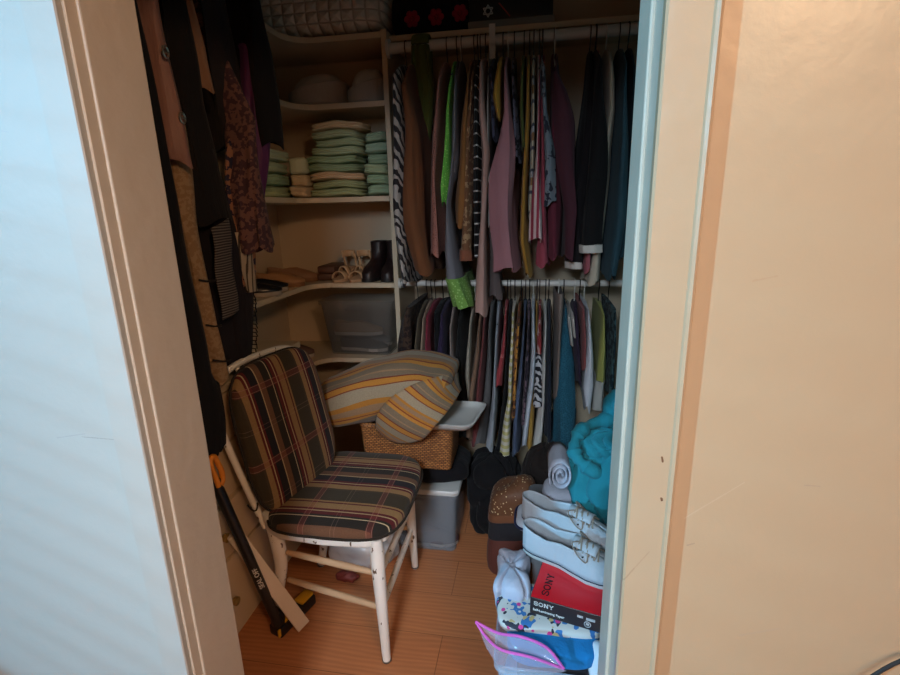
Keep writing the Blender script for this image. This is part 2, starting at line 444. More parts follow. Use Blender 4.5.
rod_m = plain('white_rod_paint', (205, 202, 196), .35)
def rod(label, p, q, r, brackets=()):
    L = thing('clothes_rod', label, 'rod', ((p[0] + q[0]) / 2, (p[1] + q[1]) / 2, p[2]))
    b = new_bm(); tube(b, [p, q], r, 20); obj('bar', b, rod_m, L)
    for e, s in ((p, 1), (q, -1)):
        dv = (Vector(q) - Vector(p)).normalized() * s
        b = new_bm(); tube(b, [Vector(e), Vector(e) + dv * .012], r * 1.7, 20); obj('end_socket', b, rod_m, L)
    for x in brackets:
        b = new_bm(); box(b, (x - .012, p[1] - .03, p[2] - r - .1), (x + .012, p[1] - .026, p[2] + .05)); box(b, (x - .012, p[1] - .03, p[2] - r - .006), (x + .012, WALL_BK - .002, p[2] - r - .001))
        obj('bracket', b, rod_m, L, False)
RU, RL_, RY = 2.098, 1.124, 2.2
rod('long white upper clothes rod under the overhead shelf', (-.616, RY, RU), (WALL_R - .002, RY, RU), .021, (-.18,))
rod('thin white lower clothes rod half way up the back wall', (-.616, RY, RL_), (WALL_R - .002, RY, RL_), .014)
RXL, RZL = -1.07, 2.19
L = thing('clothes_rod', 'short side rod at the left wall, carrying the dark garments', 'rod', (RXL, 1.2, RZL))
b = new_bm(); tube(b, [(RXL, .815, RZL), (RXL, 1.63, RZL)], .016, 16); obj('bar', b, rod_m, L)
for y0, y1 in ((.811, .822), (1.622, 1.633)):
    b = new_bm(); tube(b, [(RXL, y0, RZL), (RXL, y1, RZL)], .03, 16); obj('end_socket', b, rod_m, L)

b = new_bm(); box(b, (-.616, 2.235, 2.135), (WALL_R - .002, WALL_BK - .002, 2.157), .001, 1)
tag(obj('overhead_shelf', b, shelf_m, None, False), 'long cream board above the upper clothes rod', 'shelf')

# ------------------------------------------------------------------ garments on hangers
hang_dark = plain('dark_wire', (28, 26, 26), .4, .3); hang_white = plain('white_plastic_hanger', (215, 212, 205), .4)
def hanger(axis, u, rodc, rodz, R, half, m, lab, kind):
    """hook over the rod and two sloping shoulders; axis is the rod's axis"""
    P = (lambda d, uu, z: Vector((uu, d, z))) if axis == 'X' else (lambda d, uu, z: Vector((d, uu, z)))
    h = thing('clothes_hanger', lab, 'hanger', P(rodc, u, rodz - .1), 'hangers on the ' + kind)
    r = R + .0035
    pts = [P(rodc + r * math.cos(a), u, rodz + r * math.sin(a)) for a in [math.radians(q) for q in range(-20, 181, 20)]]
    pts += [P(rodc - r, u, rodz - .5 * r), P(rodc - .4 * r, u, rodz - 1.5 * r), P(rodc, u, rodz - 2 * r - .01), P(rodc, u, rodz - .085)]
    b = new_bm(); tube(b, pts, .0022, 6); obj('hook', b, m, h)
    b = new_bm(); tube(b, [P(rodc - half, u, rodz - .155), P(rodc - half * .5, u, rodz - .115), P(rodc, u, rodz - .083), P(rodc + half * .5, u, rodz - .115), P(rodc + half, u, rodz - .155)], .0035, 6)
    obj('shoulder_bar', b, m, h)
    return h

LIM = [None]
NB = []          # this rod's garments: (hang point, z rows, centres, half widths)
def rows_of(axis, px, F):
    r = []
    for y, a, c in px:
        if axis == 'X': p, q = at(a, y, F), at(c, y, F); r.append(((p.z + q.z) / 2, (p.x + q.x) / 2, max((q.x - p.x) / 2, .006)))
        else: p, q = atx(a, y, F), atx(c, y, F); r.append(((p.z + q.z) / 2, (p.y + q.y) / 2, max((q.y - p.y) / 2, .006)))
    r.sort(reverse=True); return r
def room_at(u0, z, u, t):
    """how much of the rod's length this garment may fill at height z without entering its neighbours"""
    lo, hi = u - t, u + t
    for v0, Z, Uc in NB:
        if v0 == u0 or z < Z[0] - .02: continue
        vc = float(np.interp(z, Z, Uc))
        if v0 < u0: lo = max(lo, (vc + u) / 2 if vc < u else (v0 + u0) / 2)
        else: hi = min(hi, (vc + u) / 2 if vc > u else (v0 + u0) / 2)
    lo += .0015; hi -= .0015
    if LIM[0] is not None and lo < LIM[0]: lo = LIM[0]; hi = max(hi, lo + .01)
    if hi - lo < .006: c = (lo + hi) / 2; lo, hi = c - .003, c + .003
    return (lo + hi) / 2, (hi - lo) / 2
def garment(name, label, cat, axis, rodc, rodz, px, F, B, m, seed=0, fold=.5, group=None, wire=None, R=.021, kind='upper rod', parts=(), droop=0.0, flare=0.0, nohang=False, narrow=None, hem=.012, full=.75, short=None):
    """px: (py, xleft, xright) of the front edge as seen, turned into sizes on the plane F of the rod's cross direction"""
    rows = rows_of(axis, px, F)
    zt, zb = rows[0][0], rows[-1][0]
    Z = np.array([r[0] for r in rows])[::-1]; U_ = np.array([r[1] for r in rows])[::-1]; T_ = np.array([r[2] for r in rows])[::-1]
    mid, half = (F + B) / 2, abs(B - F) / 2; sg = 1 if F < B else -1
    P = (lambda d, u, z: Vector((u, d, z))) if axis == 'X' else (lambda d, u, z: Vector((d, u, z)))
    zn = rodz - .078
    u0 = float(np.interp(zt, Z, U_))
    rnd = random.Random(seed * 31 + 5); ph = [rnd.uniform(0, 6.28) for _ in range(6)]
    k1, k2 = rnd.uniform(16, 24), rnd.uniform(30, 44)
    def ring(z, d0, hd, u, t, g, n=44):
        r = []; uf, tf = u, t; uc, tc = room_at(u0, z, u, t)
        for j in range(n):
            a = 2 * PI * j / n
            cd, sd = sp(math.cos(a), .75), sp(math.sin(a), full)
            d = d0 + hd * cd
            e_ = min(1, max(0, (abs(d - F) - .028) / .035)); u = uf + (uc - uf) * e_; t = tf + (tc - tf) * e_
            fo = fold * t * g * (1 - .6 * e_) * (math.sin(k1 * d + ph[0] + 1.5 * math.sin(z * 5 + ph[1])) * .8 + .5 * math.sin(k2 * d + ph[2] + z * 3))
            tt = t * (1 + .20 * g * (1 - e_) * math.sin(5 * a + ph[3] + z * 6) + .13 * g * (1 - e_) * math.sin(9 * a + ph[4] - z * 4))
            dd = d + .010 * g * math.sin(z * 9 + ph[5] + 2 * math.sin(a))
            r.append(P(dd, u + tt * sd + fo * (.35 + .65 * abs(sd)), z))
        return r
    rings = []
    if not nohang:
        for k in range(5):
            s = k / 5; e = s ** .8
            rings.append(ring(zn + (zt - zn) * s ** 1.25, rodc + (mid - rodc) * s, .05 + (half * .97 - .05) * e, u0, .011 + (T_[-1] - .011) * s, 0))
    m_ = 30
    for k in range(m_ + 1):
        s = k / m_; z = zt + (zb - zt) * s
        hd, d0 = half, mid
        if narrow and z < narrow[0]:
            e = min(1, (narrow[0] - z) / .03)
            far = B + (narrow[1] - B) * e; d0 = (F + far) / 2; hd = abs(F - far) / 2
        if short: e = s; far = B + (short - B) * e; d0 = (F + far) / 2; hd = abs(F - far) / 2
        rr = ring(z, d0, hd, float(np.interp(z, Z, U_)), float(np.interp(z, Z, T_)), min(1, s * 3))
        if k > m_ - 4:
            e = (k - (m_ - 4)) / 4
            for j, v in enumerate(rr): v.z += hem * e * math.sin(j * .57 + ph[2]) - droop * e * abs(math.cos(j * PI / 44))
        rings.append(rr)
    last = rings[-1]; cen = sum(last, Vector()) / len(last)
    rings.append([cen + (v - cen) * .86 + Vector((0, 0, .022)) for v in last])
    zc = zn if not nohang else zt
    loc = P(rodc, u0, zb)
    if parts:
        root = thing(name, label, cat, loc, group)
        b = new_bm(); loft(b, rings); obj('body', b, m, root)
        for pn, ppx, pm, grow, plab in parts:
            rw = []
            for y, a, c in ppx:
                if axis == 'X': p, q = at(a, y, F), at(c, y, F); rw.append(((p.z + q.z) / 2, (p.x + q.x) / 2, (q.x - p.x) / 2))
                else: p, q = atx(a, y, F), atx(c, y, F); rw.append(((p.z + q.z) / 2, (p.y + q.y) / 2, (q.y - p.y) / 2))
            rw.sort(reverse=True); zz = np.array([r[0] for r in rw])[::-1]; uu = np.array([r[1] for r in rw])[::-1]; tt_ = np.array([r[2] for r in rw])[::-1]
            rg = []
            hd = half * (1.0 if pn != 'sleeve' else .2); d0 = mid if pn != 'sleeve' else F + sg * half * .12
            for k in range(13):
                z = zz[-1] + (zz[0] - zz[-1]) * k / 12
                r_ = ring(z, d0, hd + grow, float(np.interp(z, zz, uu)), float(np.interp(z, zz, tt_)) + grow, .8 if k else .5)
                if pn == 'ruffle':
                    for j, v in enumerate(r_): 
                        q = .008 * (k / 12) * math.sin(j * 1.4); v.x += q; v.z += .006 * math.sin(j * 1.1) * (k / 12)
                rg.append(r_)
            b = new_bm(); loft(b, rg); o = obj(pn, b, pm, root)
            if plab: o['label'] = plab
        g = root
    else:
        b = new_bm(); loft(b, rings); g = tag(obj(name, b, m, None, True, loc), label, cat, group)
    if not nohang:
        short_l = label
        hanger(axis, u0, rodc, rodz, R, min(half * .8, abs(rodc - B) * .9, .19), wire or hang_dark, ('white' if wire is hang_white else 'dark') + ' hanger inside the ' + hl(label), kind)
    return g
def hl(label):
    ws = label.split(); return ' '.join(ws[:11])

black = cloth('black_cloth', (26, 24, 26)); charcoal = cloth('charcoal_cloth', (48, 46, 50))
UG = 'clothes on the upper rod'; LG = 'clothes on the lower rod'; KG = 'clothes on the side rod'
A = lambda *a, **k: garment(*a, **k)
U = [
 ('long_shirt', 'black and white zebra print shirt hanging first next to the shelving', 'shirt', [(74,390,397),(100,388,401),(150,389,402),(200,391,404),(230,393,405),(285,400,408)], cloth('zebra_print', (48,44,48), 'zebra', (176,168,162), 11, th=.5), {}),
 ('long_dress', 'rust brown long garment with two hanging folds beside the zebra print', 'dress', [(85,397,409),(130,399,420),(180,401,423),(225,402,426),(274,408,432)], cloth('rust_cloth', (132,74,38)), dict(fold=.5)),
 ('blouse', 'salmon blouse with fine floral print and straight hem', 'blouse', [(78,436,441),(130,431,439),(180,429,438),(220,427,440),(256,427,441)], cloth('salmon_floral', (178,108,92), 'dots', (120,70,60), 130, th=.28), {}),
 ('top', 'bright green flecked top with rounded end', 'top', [(85,447,452),(110,443,450),(150,441,450),(188,437,449),(204,441,446)], cloth('bright_green', (104,176,70), 'dots', (160,214,110), 110, th=.25), dict(short=2.12)),
 ('skirt', 'pale grey skirt ending in a bright green ruffle', 'skirt', [(88,452,457),(140,450,457),(205,444,449),(250,442,455),(283,442,461)], cloth('pale_grey', (122,120,128)), dict(parts=(('ruffle', [(279,441,462),(308,448,471)], cloth('green_ruffle', (122,178,70), 'dots', (160,206,110), 90, th=.3), .004, 'bright green ruffle'),))),
 ('shirt', 'grey short shirt tucked behind the bright green top', 'shirt', [(76,453,457),(110,451,458),(158,450,459),(176,452,457)], cloth('mid_grey', (112,110,116)), dict(off=.03)),
 ('blouse', 'caramel orange blouse, plain, with a slanting hem', 'blouse', [(72,466,470),(110,462,470),(160,458,468),(205,449,466),(226,452,462)], cloth('caramel', (158,98,44)), {}),
 ('dress', 'brown paisley dress with plain rust band at the hem', 'dress', [(75,470,474),(130,464,473),(200,462,472),(255,456,471)], cloth('brown_paisley', (132,84,52), 'print', (172,132,92), 48, th=.56), dict(parts=(('hem_band', [(250,455,472),(261,455,472)], cloth('rust_band', (150,84,56)), .003, 'plain rust hem band'),))),
 ('shirt', 'black shirt with thin white horizontal stripes', 'shirt', [(80,473,477),(150,473,480),(220,472,480),(255,471,480)], cloth('black_white_stripe', (24,22,24), 'stripe', (205,200,196), 24, th=.86), {}),
 ('long_cardigan', 'blush pink long cardigan reaching below the lower rod', 'cardigan', [(62,478,483),(110,475,485),(150,478,488),(220,477,487),(270,474,490),(316,472,488)], cloth('blush_pink', (196,148,134)), dict(fold=.5)),
 ('blouse', 'white narrow blouse between the blush cardigan and ruched pink blouse', 'blouse', [(100,486,489),(170,486,490),(228,486,493)], cloth('off_white', (190,184,176)), dict(off=.03)),
 ('long_dress', 'grey mauve long dress behind the blush pink cardigan', 'dress', [(120,488,491),(220,488,492),(268,488,497),(298,487,502)], cloth('grey_mauve', (104,88,86)), dict(off=.06)),
 ('shirt', 'dark navy shirt next to the golden yellow top', 'shirt', [(70,487,494),(100,488,496),(140,491,498)], cloth('navy_print', (38,40,58), 'print', (70,74,100), 30), dict(off=.05)),
 ('top', 'golden yellow short top near the rod bracket', 'top', [(61,496,503),(95,490,502),(118,496,501)], cloth('golden_yellow', (198,146,42)), {}),
 ('blouse', 'ruched mauve pink blouse with gathered creases down its front', 'blouse', [(67,503,507),(110,501,512),(148,493,518),(172,490,520),(210,494,519),(255,497,520),(271,496,523)], cloth('mauve_pink', (178,116,124)), dict(fold=.6, full=.6)),
 ('blouse', 'dark patterned blouse behind the ruched mauve pink blouse', 'blouse', [(72,510,515),(110,512,518),(160,514,522)], cloth('dark_pattern', (32,32,44), 'print', (104,104,124), 34), dict(off=.05)),
 ('top', 'olive green narrow top beside the mustard dress', 'top', [(65,520,525),(110,519,525),(150,521,526)], cloth('olive_top', (92,104,40)), {}),
 ('long_dress', 'mustard yellow long dress showing as a narrow strip', 'dress', [(65,526,531),(110,524,530),(160,522,529),(240,519,529),(276,525,533)], cloth('mustard', (184,126,36)), dict(fold=.5)),
 ('shirt', 'cream shirt with dark blue and tan horizontal bands', 'shirt', [(68,531,535),(110,530,535),(170,529,534),(212,527,533)], bands('cream_bands', [(0,(200,190,165)),(.42,(60,62,84)),(.5,(200,190,165)),(.62,(150,110,70)),(.8,(178,180,184)),(.93,(50,50,66))], 'Z', .16), {}),
 ('shirt', 'red and white striped shirt with wide flared hem', 'shirt', [(80,537,541),(130,536,542),(165,535,543),(200,531,546),(241,529,549)], cloth('red_stripe', (176,52,76), 'stripe', (216,190,188), 48, th=.5, axis='X'), {}),
 ('tunic', 'plain coral pink tunic showing under the red striped shirt', 'tunic', [(100,540,544),(200,539,548),(266,537,551)], cloth('coral_pink', (178,66,84)), dict(off=.03)),
 ('shirt', 'grey blue short sleeved shirt with dark floral print', 'shirt', [(65,538,547),(110,540,548),(150,541,556),(204,541,559)], cloth('grey_blue_floral', (122,134,146), 'print', (46,50,64), 38, th=.57), dict(off=.015)),
 ('long_dress', 'deep raspberry dress below the grey blue floral shirt', 'dress', [(110,551,556),(204,549,565),(258,549,561)], cloth('raspberry', (116,40,58)), dict(off=.05)),
 ('jacket', 'maroon long jacket, the widest garment on the upper rod', 'jacket', [(72,550,561),(90,549,570),(120,549,579),(160,552,582),(210,560,584),(258,562,578)], cloth('maroon', (84,40,52)), dict(fold=.25)),
 ('dress', 'black flared dress finished with a white hem band', 'dress', [(58,599,603),(80,594,606),(110,589,608),(150,584,609),(200,579,610),(247,574,611)], black, dict(parts=(('hem_band', [(245,573,611),(253,573,611)], cloth('white_band', (206,200,192)), .004, 'white hem band'),))),
 ('long_dress', 'second black dress with white hem, lower, behind the flared black one', 'dress', [(75,588,596),(150,578,594),(263,568,586)], cloth('black_cloth_two', (30, 27, 30)), dict(off=.08, parts=(('hem_band', [(262,567,585),(269,567,585)], cloth('white_band', (206,200,192)), .004, 'white hem band'),))),
 ('shirt', 'pink shirt end hanging below the white banded black dress', 'shirt', [(100,596,600),(200,588,596),(272,582,592)], cloth('rose_pink', (186,92,104)), dict(off=.05)),
 ('shirt', 'cream shirt with pale shoulder between black dress and teal garment', 'shirt', [(62,606,616),(80,606,617),(110,607,617),(180,600,612),(250,592,602),(284,585,601)], cloth('cream', (196,184,160)), dict(off=.04)),
 ('long_dress', 'teal blue long dress next to the right door jamb', 'dress', [(62,624,629),(110,617,630),(160,614,629),(220,611,627),(279,606,617)], cloth('teal_blue', (52,92,108)), dict(fold=.5)),
 ('long_dress', 'darker teal dress half hidden by the right door jamb', 'dress', [(66,631,637),(150,629,636),(260,618,628)], cloth('dark_teal', (34,66,78)), dict(off=.05)),
]
def register(axis, L_, F0):
    NB.clear(); LIM[0] = -.612 if axis == 'X' else None
    for i, (nm, lb, ct, px, m, k) in enumerate(L_):
        F_ = k.get('sx', F0) + k.get('off', 0)
        r = rows_of(axis, px, F_); Z = np.array([q[0] for q in r])[::-1]; Uc = np.array([q[1] for q in r])[::-1]
        NB.append((float(np.interp(r[0][0], Z, Uc)), Z, Uc))
register('X', U, 1.985)
for i, (nm, lb, ct, px, m, k) in enumerate(U):
    k = dict(k); off = k.pop('off', 0.0); r_ = random.Random(i)
    F_ = 1.985 + off
    A(nm, lb, ct, 'X', RY, RU, px, F_, 2 * RY - F_ - .01, m, seed=i, group=UG, wire=hang_white if i in (5, 14, 23, 27) else hang_dark, **k)

# olive scarf draped straight over the upper rod
b = new_bm(); rows = [(46,411,429),(60,411,431),(90,414,434),(115,417,433),(135,419,431),(165,421,428)]
rings = []
for y, a, c in rows:
    p, q = at(a, y, 2.165), at(c, y, 2.165); n = 28; cx, hw = (p.x + q.x) / 2, (q.x - p.x) / 2
    rings.append([Vector((cx + hw * sp(math.cos(2*PI*j/n), .8), 2.165 + .012 * sp(math.sin(2*PI*j/n), .8) + .006 * math.sin(cx * 3 + 9 * math.cos(2*PI*j/n)), p.z)) for j in range(n)])
loft(b, rings)
back = []
for s in range(10):
    a = PI * s / 9; p = at(411, 46, 2.165); q = at(429, 46, 2.165)
    n = 28; cx, hw = (p.x + q.x) / 2, (q.x - p.x) / 2
    yy, zz = RY - .035 * math.cos(a), RU + .035 * math.sin(a) - (.0 if s < 9 else .15)
    back.append([Vector((cx + hw * sp(math.cos(2*PI*j/n), .8), yy - .01 * math.cos(a) * sp(math.sin(2*PI*j/n), .8), zz + .01 * math.sin(a) * sp(math.sin(2*PI*j/n), .8))) for j in range(n)])
loft(b, back)
tag(obj('scarf', b, cloth('olive_green', (96, 104, 36))), 'olive green scarf draped straight over the upper rod', 'scarf', UG)

Lw = [
 ('blouse', 'brown blouse with tangled dark pattern next to the shelving', 'blouse', [(308,404,411),(325,397,411),(345,393,410),(400,390,408)], cloth('brown_tangle', (80,58,44), 'print', (44,32,32), 55), {}),
 ('shirt', 'olive brown shirt beside the tangled brown blouse', 'shirt', [(318,416,420),(345,413,420),(400,410,419)], cloth('olive_brown', (104,88,66)), {}),
 ('shirt', 'sand beige shirt hanging just left of the crimson one', 'shirt', [(319,421,425),(345,418,424),(400,415,424)], cloth('sand', (170,138,112)), {}),
 ('blouse', 'crimson red blouse between sand beige and black', 'blouse', [(316,424,430),(345,423,429),(372,423,431),(430,423,432)], cloth('crimson', (158,40,62)), {}),
 ('shirt', 'black shirt-shaped filler for the dark gap between crimson and purple', 'shirt', [(313,432,438),(350,432,438),(430,431,439)], cloth('soft_black', (26,24,30)), {}),  # dark filler garment standing in for a shaded gap in the row
 ('dress', 'deep purple dress on the lower rod above the pillow', 'dress', [(314,439,444),(345,435,446),(375,433,446),(440,431,446)], cloth('deep_purple', (52,38,72)), {}),
 ('blouse', 'mauve beige blouse right of the deep purple dress', 'blouse', [(328,448,452),(375,446,454),(440,446,457)], cloth('mauve_beige', (152,132,124)), {}),
 ('dress', 'black dress-shaped filler for the shaded gap behind the pillow end', 'dress', [(325,456,461),(360,455,464),(440,455,470)], black, {}),  # added black garment in place of the shade between its neighbours
 ('blouse', 'cream lace edged blouse right of the black dress-shaped filler', 'blouse', [(324,468,472),(350,465,471),(378,463,470),(398,466,471)], cloth('cream_two', (178,166,146)), {}),
 ('shirt', 'tan brown shirt with sloping side, left of a brick red strip', 'shirt', [(326,477,481),(360,472,480),(395,466,477),(440,462,474)], cloth('tan_brown', (142,104,78)), {}),
 ('dress', 'brick red dress showing as a narrow strip, maroon below', 'dress', [(322,482,486),(360,479,485),(400,475,483),(446,468,480)], cloth('brick_red', (126,56,56)), {}),
 ('dress', 'mid grey dress with wide lower half above the tray', 'dress', [(325,487,492),(360,485,492),(395,480,491),(446,472,487)], cloth('mid_grey_two', (96,94,94)), {}),
 ('shirt', 'pale bluish grey shirt below the red coral top', 'shirt', [(336,494,499),(370,492,498),(410,489,497),(451,483,494)], cloth('bluish_grey', (150,158,168)), {}),
 ('top', 'coral red patterned top, short, over bluish grey shirt', 'top', [(322,503,507),(345,500,506),(365,496,505),(389,491,503)], cloth('coral_red', (178,56,62), 'print', (206,110,104), 40, th=.6), {}),
 ('dress', 'narrow black filler for the shaded gap left of yellow stripes', 'dress', [(320,507,511),(380,504,508),(450,497,503)], cloth('gap_black', (22, 21, 24)), dict(off=.05)),  # black strip put in where the row has only a shaded gap
 ('dress', 'pale yellow and white striped dress flaring to the bottom', 'dress', [(313,511,515),(350,509,515),(400,507,514),(430,500,511),(462,493,508)], cloth('yellow_stripe', (206,196,118), 'stripe', (214,208,190), 30, th=.5), {}),
 ('blouse', 'black and orange floral blouse with golden middle', 'blouse', [(302,518,522),(335,515,521),(365,513,519),(420,510,516)], cloth('orange_floral', (120,62,34), 'print', (200,132,50), 32, th=.52, col3=(40,26,24)), {}),
 ('dress', 'slate blue dress behind the floral blouse', 'dress', [(320,523,526),(380,518,524),(420,514,521),(455,511,520)], cloth('slate_blue', (76,92,124)), {}),
 ('blouse', 'dark plum print blouse, narrow, left of a white one', 'blouse', [(330,527,530),(370,524,530),(425,521,528)], cloth('plum_print', (44,34,50), 'print', (112,90,104), 44), {}),
 ('blouse', 'white pointed blouse left of the zebra striped shirt', 'blouse', [(309,531,535),(350,530,537),(385,528,535),(448,521,528)], cloth('white_blue', (190,198,208)), {}),
 ('shirt', 'red top half and zebra striped lower half shirt', 'shirt', [(325,537,542),(345,537,543),(360,537,543)], cloth('red_print', (172,50,54), 'print', (210,170,160), 36, th=.58), dict(parts=(('lower_half', [(355,536,543),(380,535,545),(407,531,546)], cloth('zebra_small', (36,36,46), 'zebra', (190,190,196), 16), .003, 'zebra striped lower half'),))),
 ('trousers', 'golden yellow trousers hanging below the zebra striped shirt', 'trousers', [(330,535,538),(405,528,535),(448,525,533)], cloth('golden_two', (190,140,48)), dict(off=.04)),
 ('blouse', 'off white long blouse right of the zebra striped shirt', 'blouse', [(324,544,548),(370,542,548),(410,539,546),(449,533,543)], cloth('white_three', (192,192,188)), {}),
 ('dress', 'dark navy dress left of the lacy teal one', 'dress', [(320,547,552),(370,545,552),(440,543,552)], cloth('dark_navy', (34,42,58)), {}),
 ('cardigan', 'taupe cardigan with rounded shoulder rising above its neighbours', 'cardigan', [(294,556,566),(305,555,566),(335,556,562),(400,553,560)], cloth('taupe', (134,116,106)), {}),
 ('dress', 'teal lace dress, the broadest garment on the lower rod', 'dress', [(308,564,568),(330,560,571),(365,556,577),(400,550,579),(440,546,578),(457,551,570)], cloth('teal_lace', (22,84,108), 'lace', (36,100,124), 120, th=.10), dict(fold=.3)),
 ('top', 'dark plum top with white striped straps', 'top', [(330,573,581),(355,574,582),(385,577,583)], cloth('dark_plum', (54,38,62)), dict(parts=(('strap', [(317,568,571),(346,571,574)], cloth('white_band', (206,200,192)), .002, 'white strap'), ('strap', [(318,572,575),(338,574,576)], cloth('white_band', (206,200,192)), .002, 'white strap')))),
 ('top', 'coral sleeveless top left of the white draped blouse', 'top', [(309,581,586),(340,582,587),(370,582,587)], cloth('coral_two', (174,84,84)), {}),
 ('blouse', 'white draped blouse with scalloped hem near the turquoise robe', 'blouse', [(310,587,590),(335,586,593),(360,585,595),(390,582,596),(412,585,592)], cloth('white_four', (196,200,208)), dict(hem=.02)),
 ('shirt', 'lime yellow shirt with pale lower edge above the turquoise robe', 'shirt', [(315,602,606),(345,600,609),(385,598,609)], cloth('lime_yellow', (176,180,84)), dict(parts=(('lower_panel', [(383,597,609),(412,594,607)], cloth('pale_grey_two', (182,184,178)), .002, 'pale grey lower panel'),))),
 ('dress', 'dark teal patterned dress beside the right door jamb', 'dress', [(310,612,618),(350,611,617),(400,609,616)], cloth('dark_teal_print', (26,52,62), 'print', (70,110,116), 36), {}),
]
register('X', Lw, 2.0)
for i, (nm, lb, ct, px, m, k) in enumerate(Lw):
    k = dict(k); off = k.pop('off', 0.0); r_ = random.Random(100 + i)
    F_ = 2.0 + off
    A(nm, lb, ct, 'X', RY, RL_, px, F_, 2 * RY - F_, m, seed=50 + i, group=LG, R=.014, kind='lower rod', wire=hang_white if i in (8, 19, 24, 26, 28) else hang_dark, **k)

# side rod: garments face the doorway edge-on
FX = -.92
pip2 = cloth('dark_cord', (36, 30, 28))
K = [
 ('long_dress', 'long black dress hanging lowest, beside the left door jamb', 'dress', [(10,128,146),(60,138,157),(100,144,165),(150,155,174),(202,165,188),(327,187,209),(425,200,225),(456,203,228)], cloth('black_dress', (22,23,28)), dict(narrow=(1.0, -.952), fold=.15)),
 ('satin_blouse', 'dusty brown pink satin blouse with metal clasps next to the long black dress', 'blouse', [(5,150,166),(60,157,176),(110,166,184),(150,174,190),(164,178,194)], cloth('dusty_satin', (156,108,96), rough=.5), dict(off=.008)),
 ('hanging_organizer', 'gold brocade hanging organizer with thin dark seams', 'organizer', [(120,176,190),(180,184,200),(280,200,214),(325,207,220),(380,218,236)], cloth('gold_brocade', (168,134,94), 'print', (146,112,76), 90), dict(off=-.012, fold=.1, straps=True)),
 ('long_coat', 'broad black coat ending at the level of the folded towels', 'coat', [(5,170,195),(50,175,204),(100,181,214),(150,187,231),(205,193,242),(222,203,244)], cloth('coat_black', (28,25,26)), dict(fold=.12)),
 ('blouse', 'tan blouse peeping out between two black garments near the top', 'blouse', [(0,192,197),(25,198,207),(46,203,214),(90,213,219)], cloth('tan_strip', (150,108,80)), dict(off=.02)),
 ('shawl', 'fringed black shawl with a grey striped panel above the dresser', 'shawl', [(150,200,222),(205,210,240),(250,215,251),(300,225,261),(345,236,262),(365,244,258)], cloth('shawl_black', (32,28,36)), dict(off=-.01, fold=.2, shawl=True)),
 ('jacket', 'charcoal jacket right of the broad black coat', 'jacket', [(5,205,238),(60,214,246),(100,224,252),(150,234,246)], cloth('jacket_charcoal', (40,36,40)), dict(fold=.15)),
 ('top', 'orange and navy floral top below the charcoal jacket', 'top', [(112,245,255),(150,236,252),(190,236,252),(235,240,254),(285,247,256)], cloth('orange_navy_floral', (160,104,74), 'print', (38,38,62), 48, th=.5), dict(sx=-.905, B=-.98, parts=(('fringe_strip', [(232,239,247),(262,244,252),(292,251,258)], cloth('cream_fringe', (176,158,132), 'stripe', (70,60,52), 60, th=.7, axis='Y'), .003, 'cream and black striped fringe'),))),
 ('top', 'plain apricot top with pointed collar beside the purple dress', 'top', [(104,247,253),(125,246,260),(168,249,259)], cloth('apricot', (190, 122, 78)), dict(sx=-.90, B=-.96)),
 ('dress', 'shiny purple dress right of the apricot top', 'dress', [(50,252,258),(80,255,264),(120,259,270),(160,262,270),(200,263,269)], cloth('purple_satin', (92,36,92), rough=.5), dict(sx=-.86)),
 ('blouse', 'dusty rose paisley blouse with uneven hem under the purple dress', 'blouse', [(120,252,258),(185,252,266),(215,252,270),(250,256,273)], cloth('rose_paisley', (124,82,74), 'print', (72,48,56), 60), dict(sx=-.85)),
 ('dress', 'black dress hanging closest to the corner shelving', 'dress', [(8,258,266),(50,262,276),(100,268,283),(146,274,286)], cloth('black_end', (20,19,22)), dict(sx=-.825)),
]
K = [(nm, lb, ct, ([(px[0][0] - 45, px[0][1] - 45 * (px[1][1] - px[0][1]) / (px[1][0] - px[0][0]), px[0][2] - 45 * (px[1][2] - px[0][2]) / (px[1][0] - px[0][0]))] + px if px[0][0] <= 10 else px), m, k) for nm, lb, ct, px, m, k in K]
register('Y', K, FX)
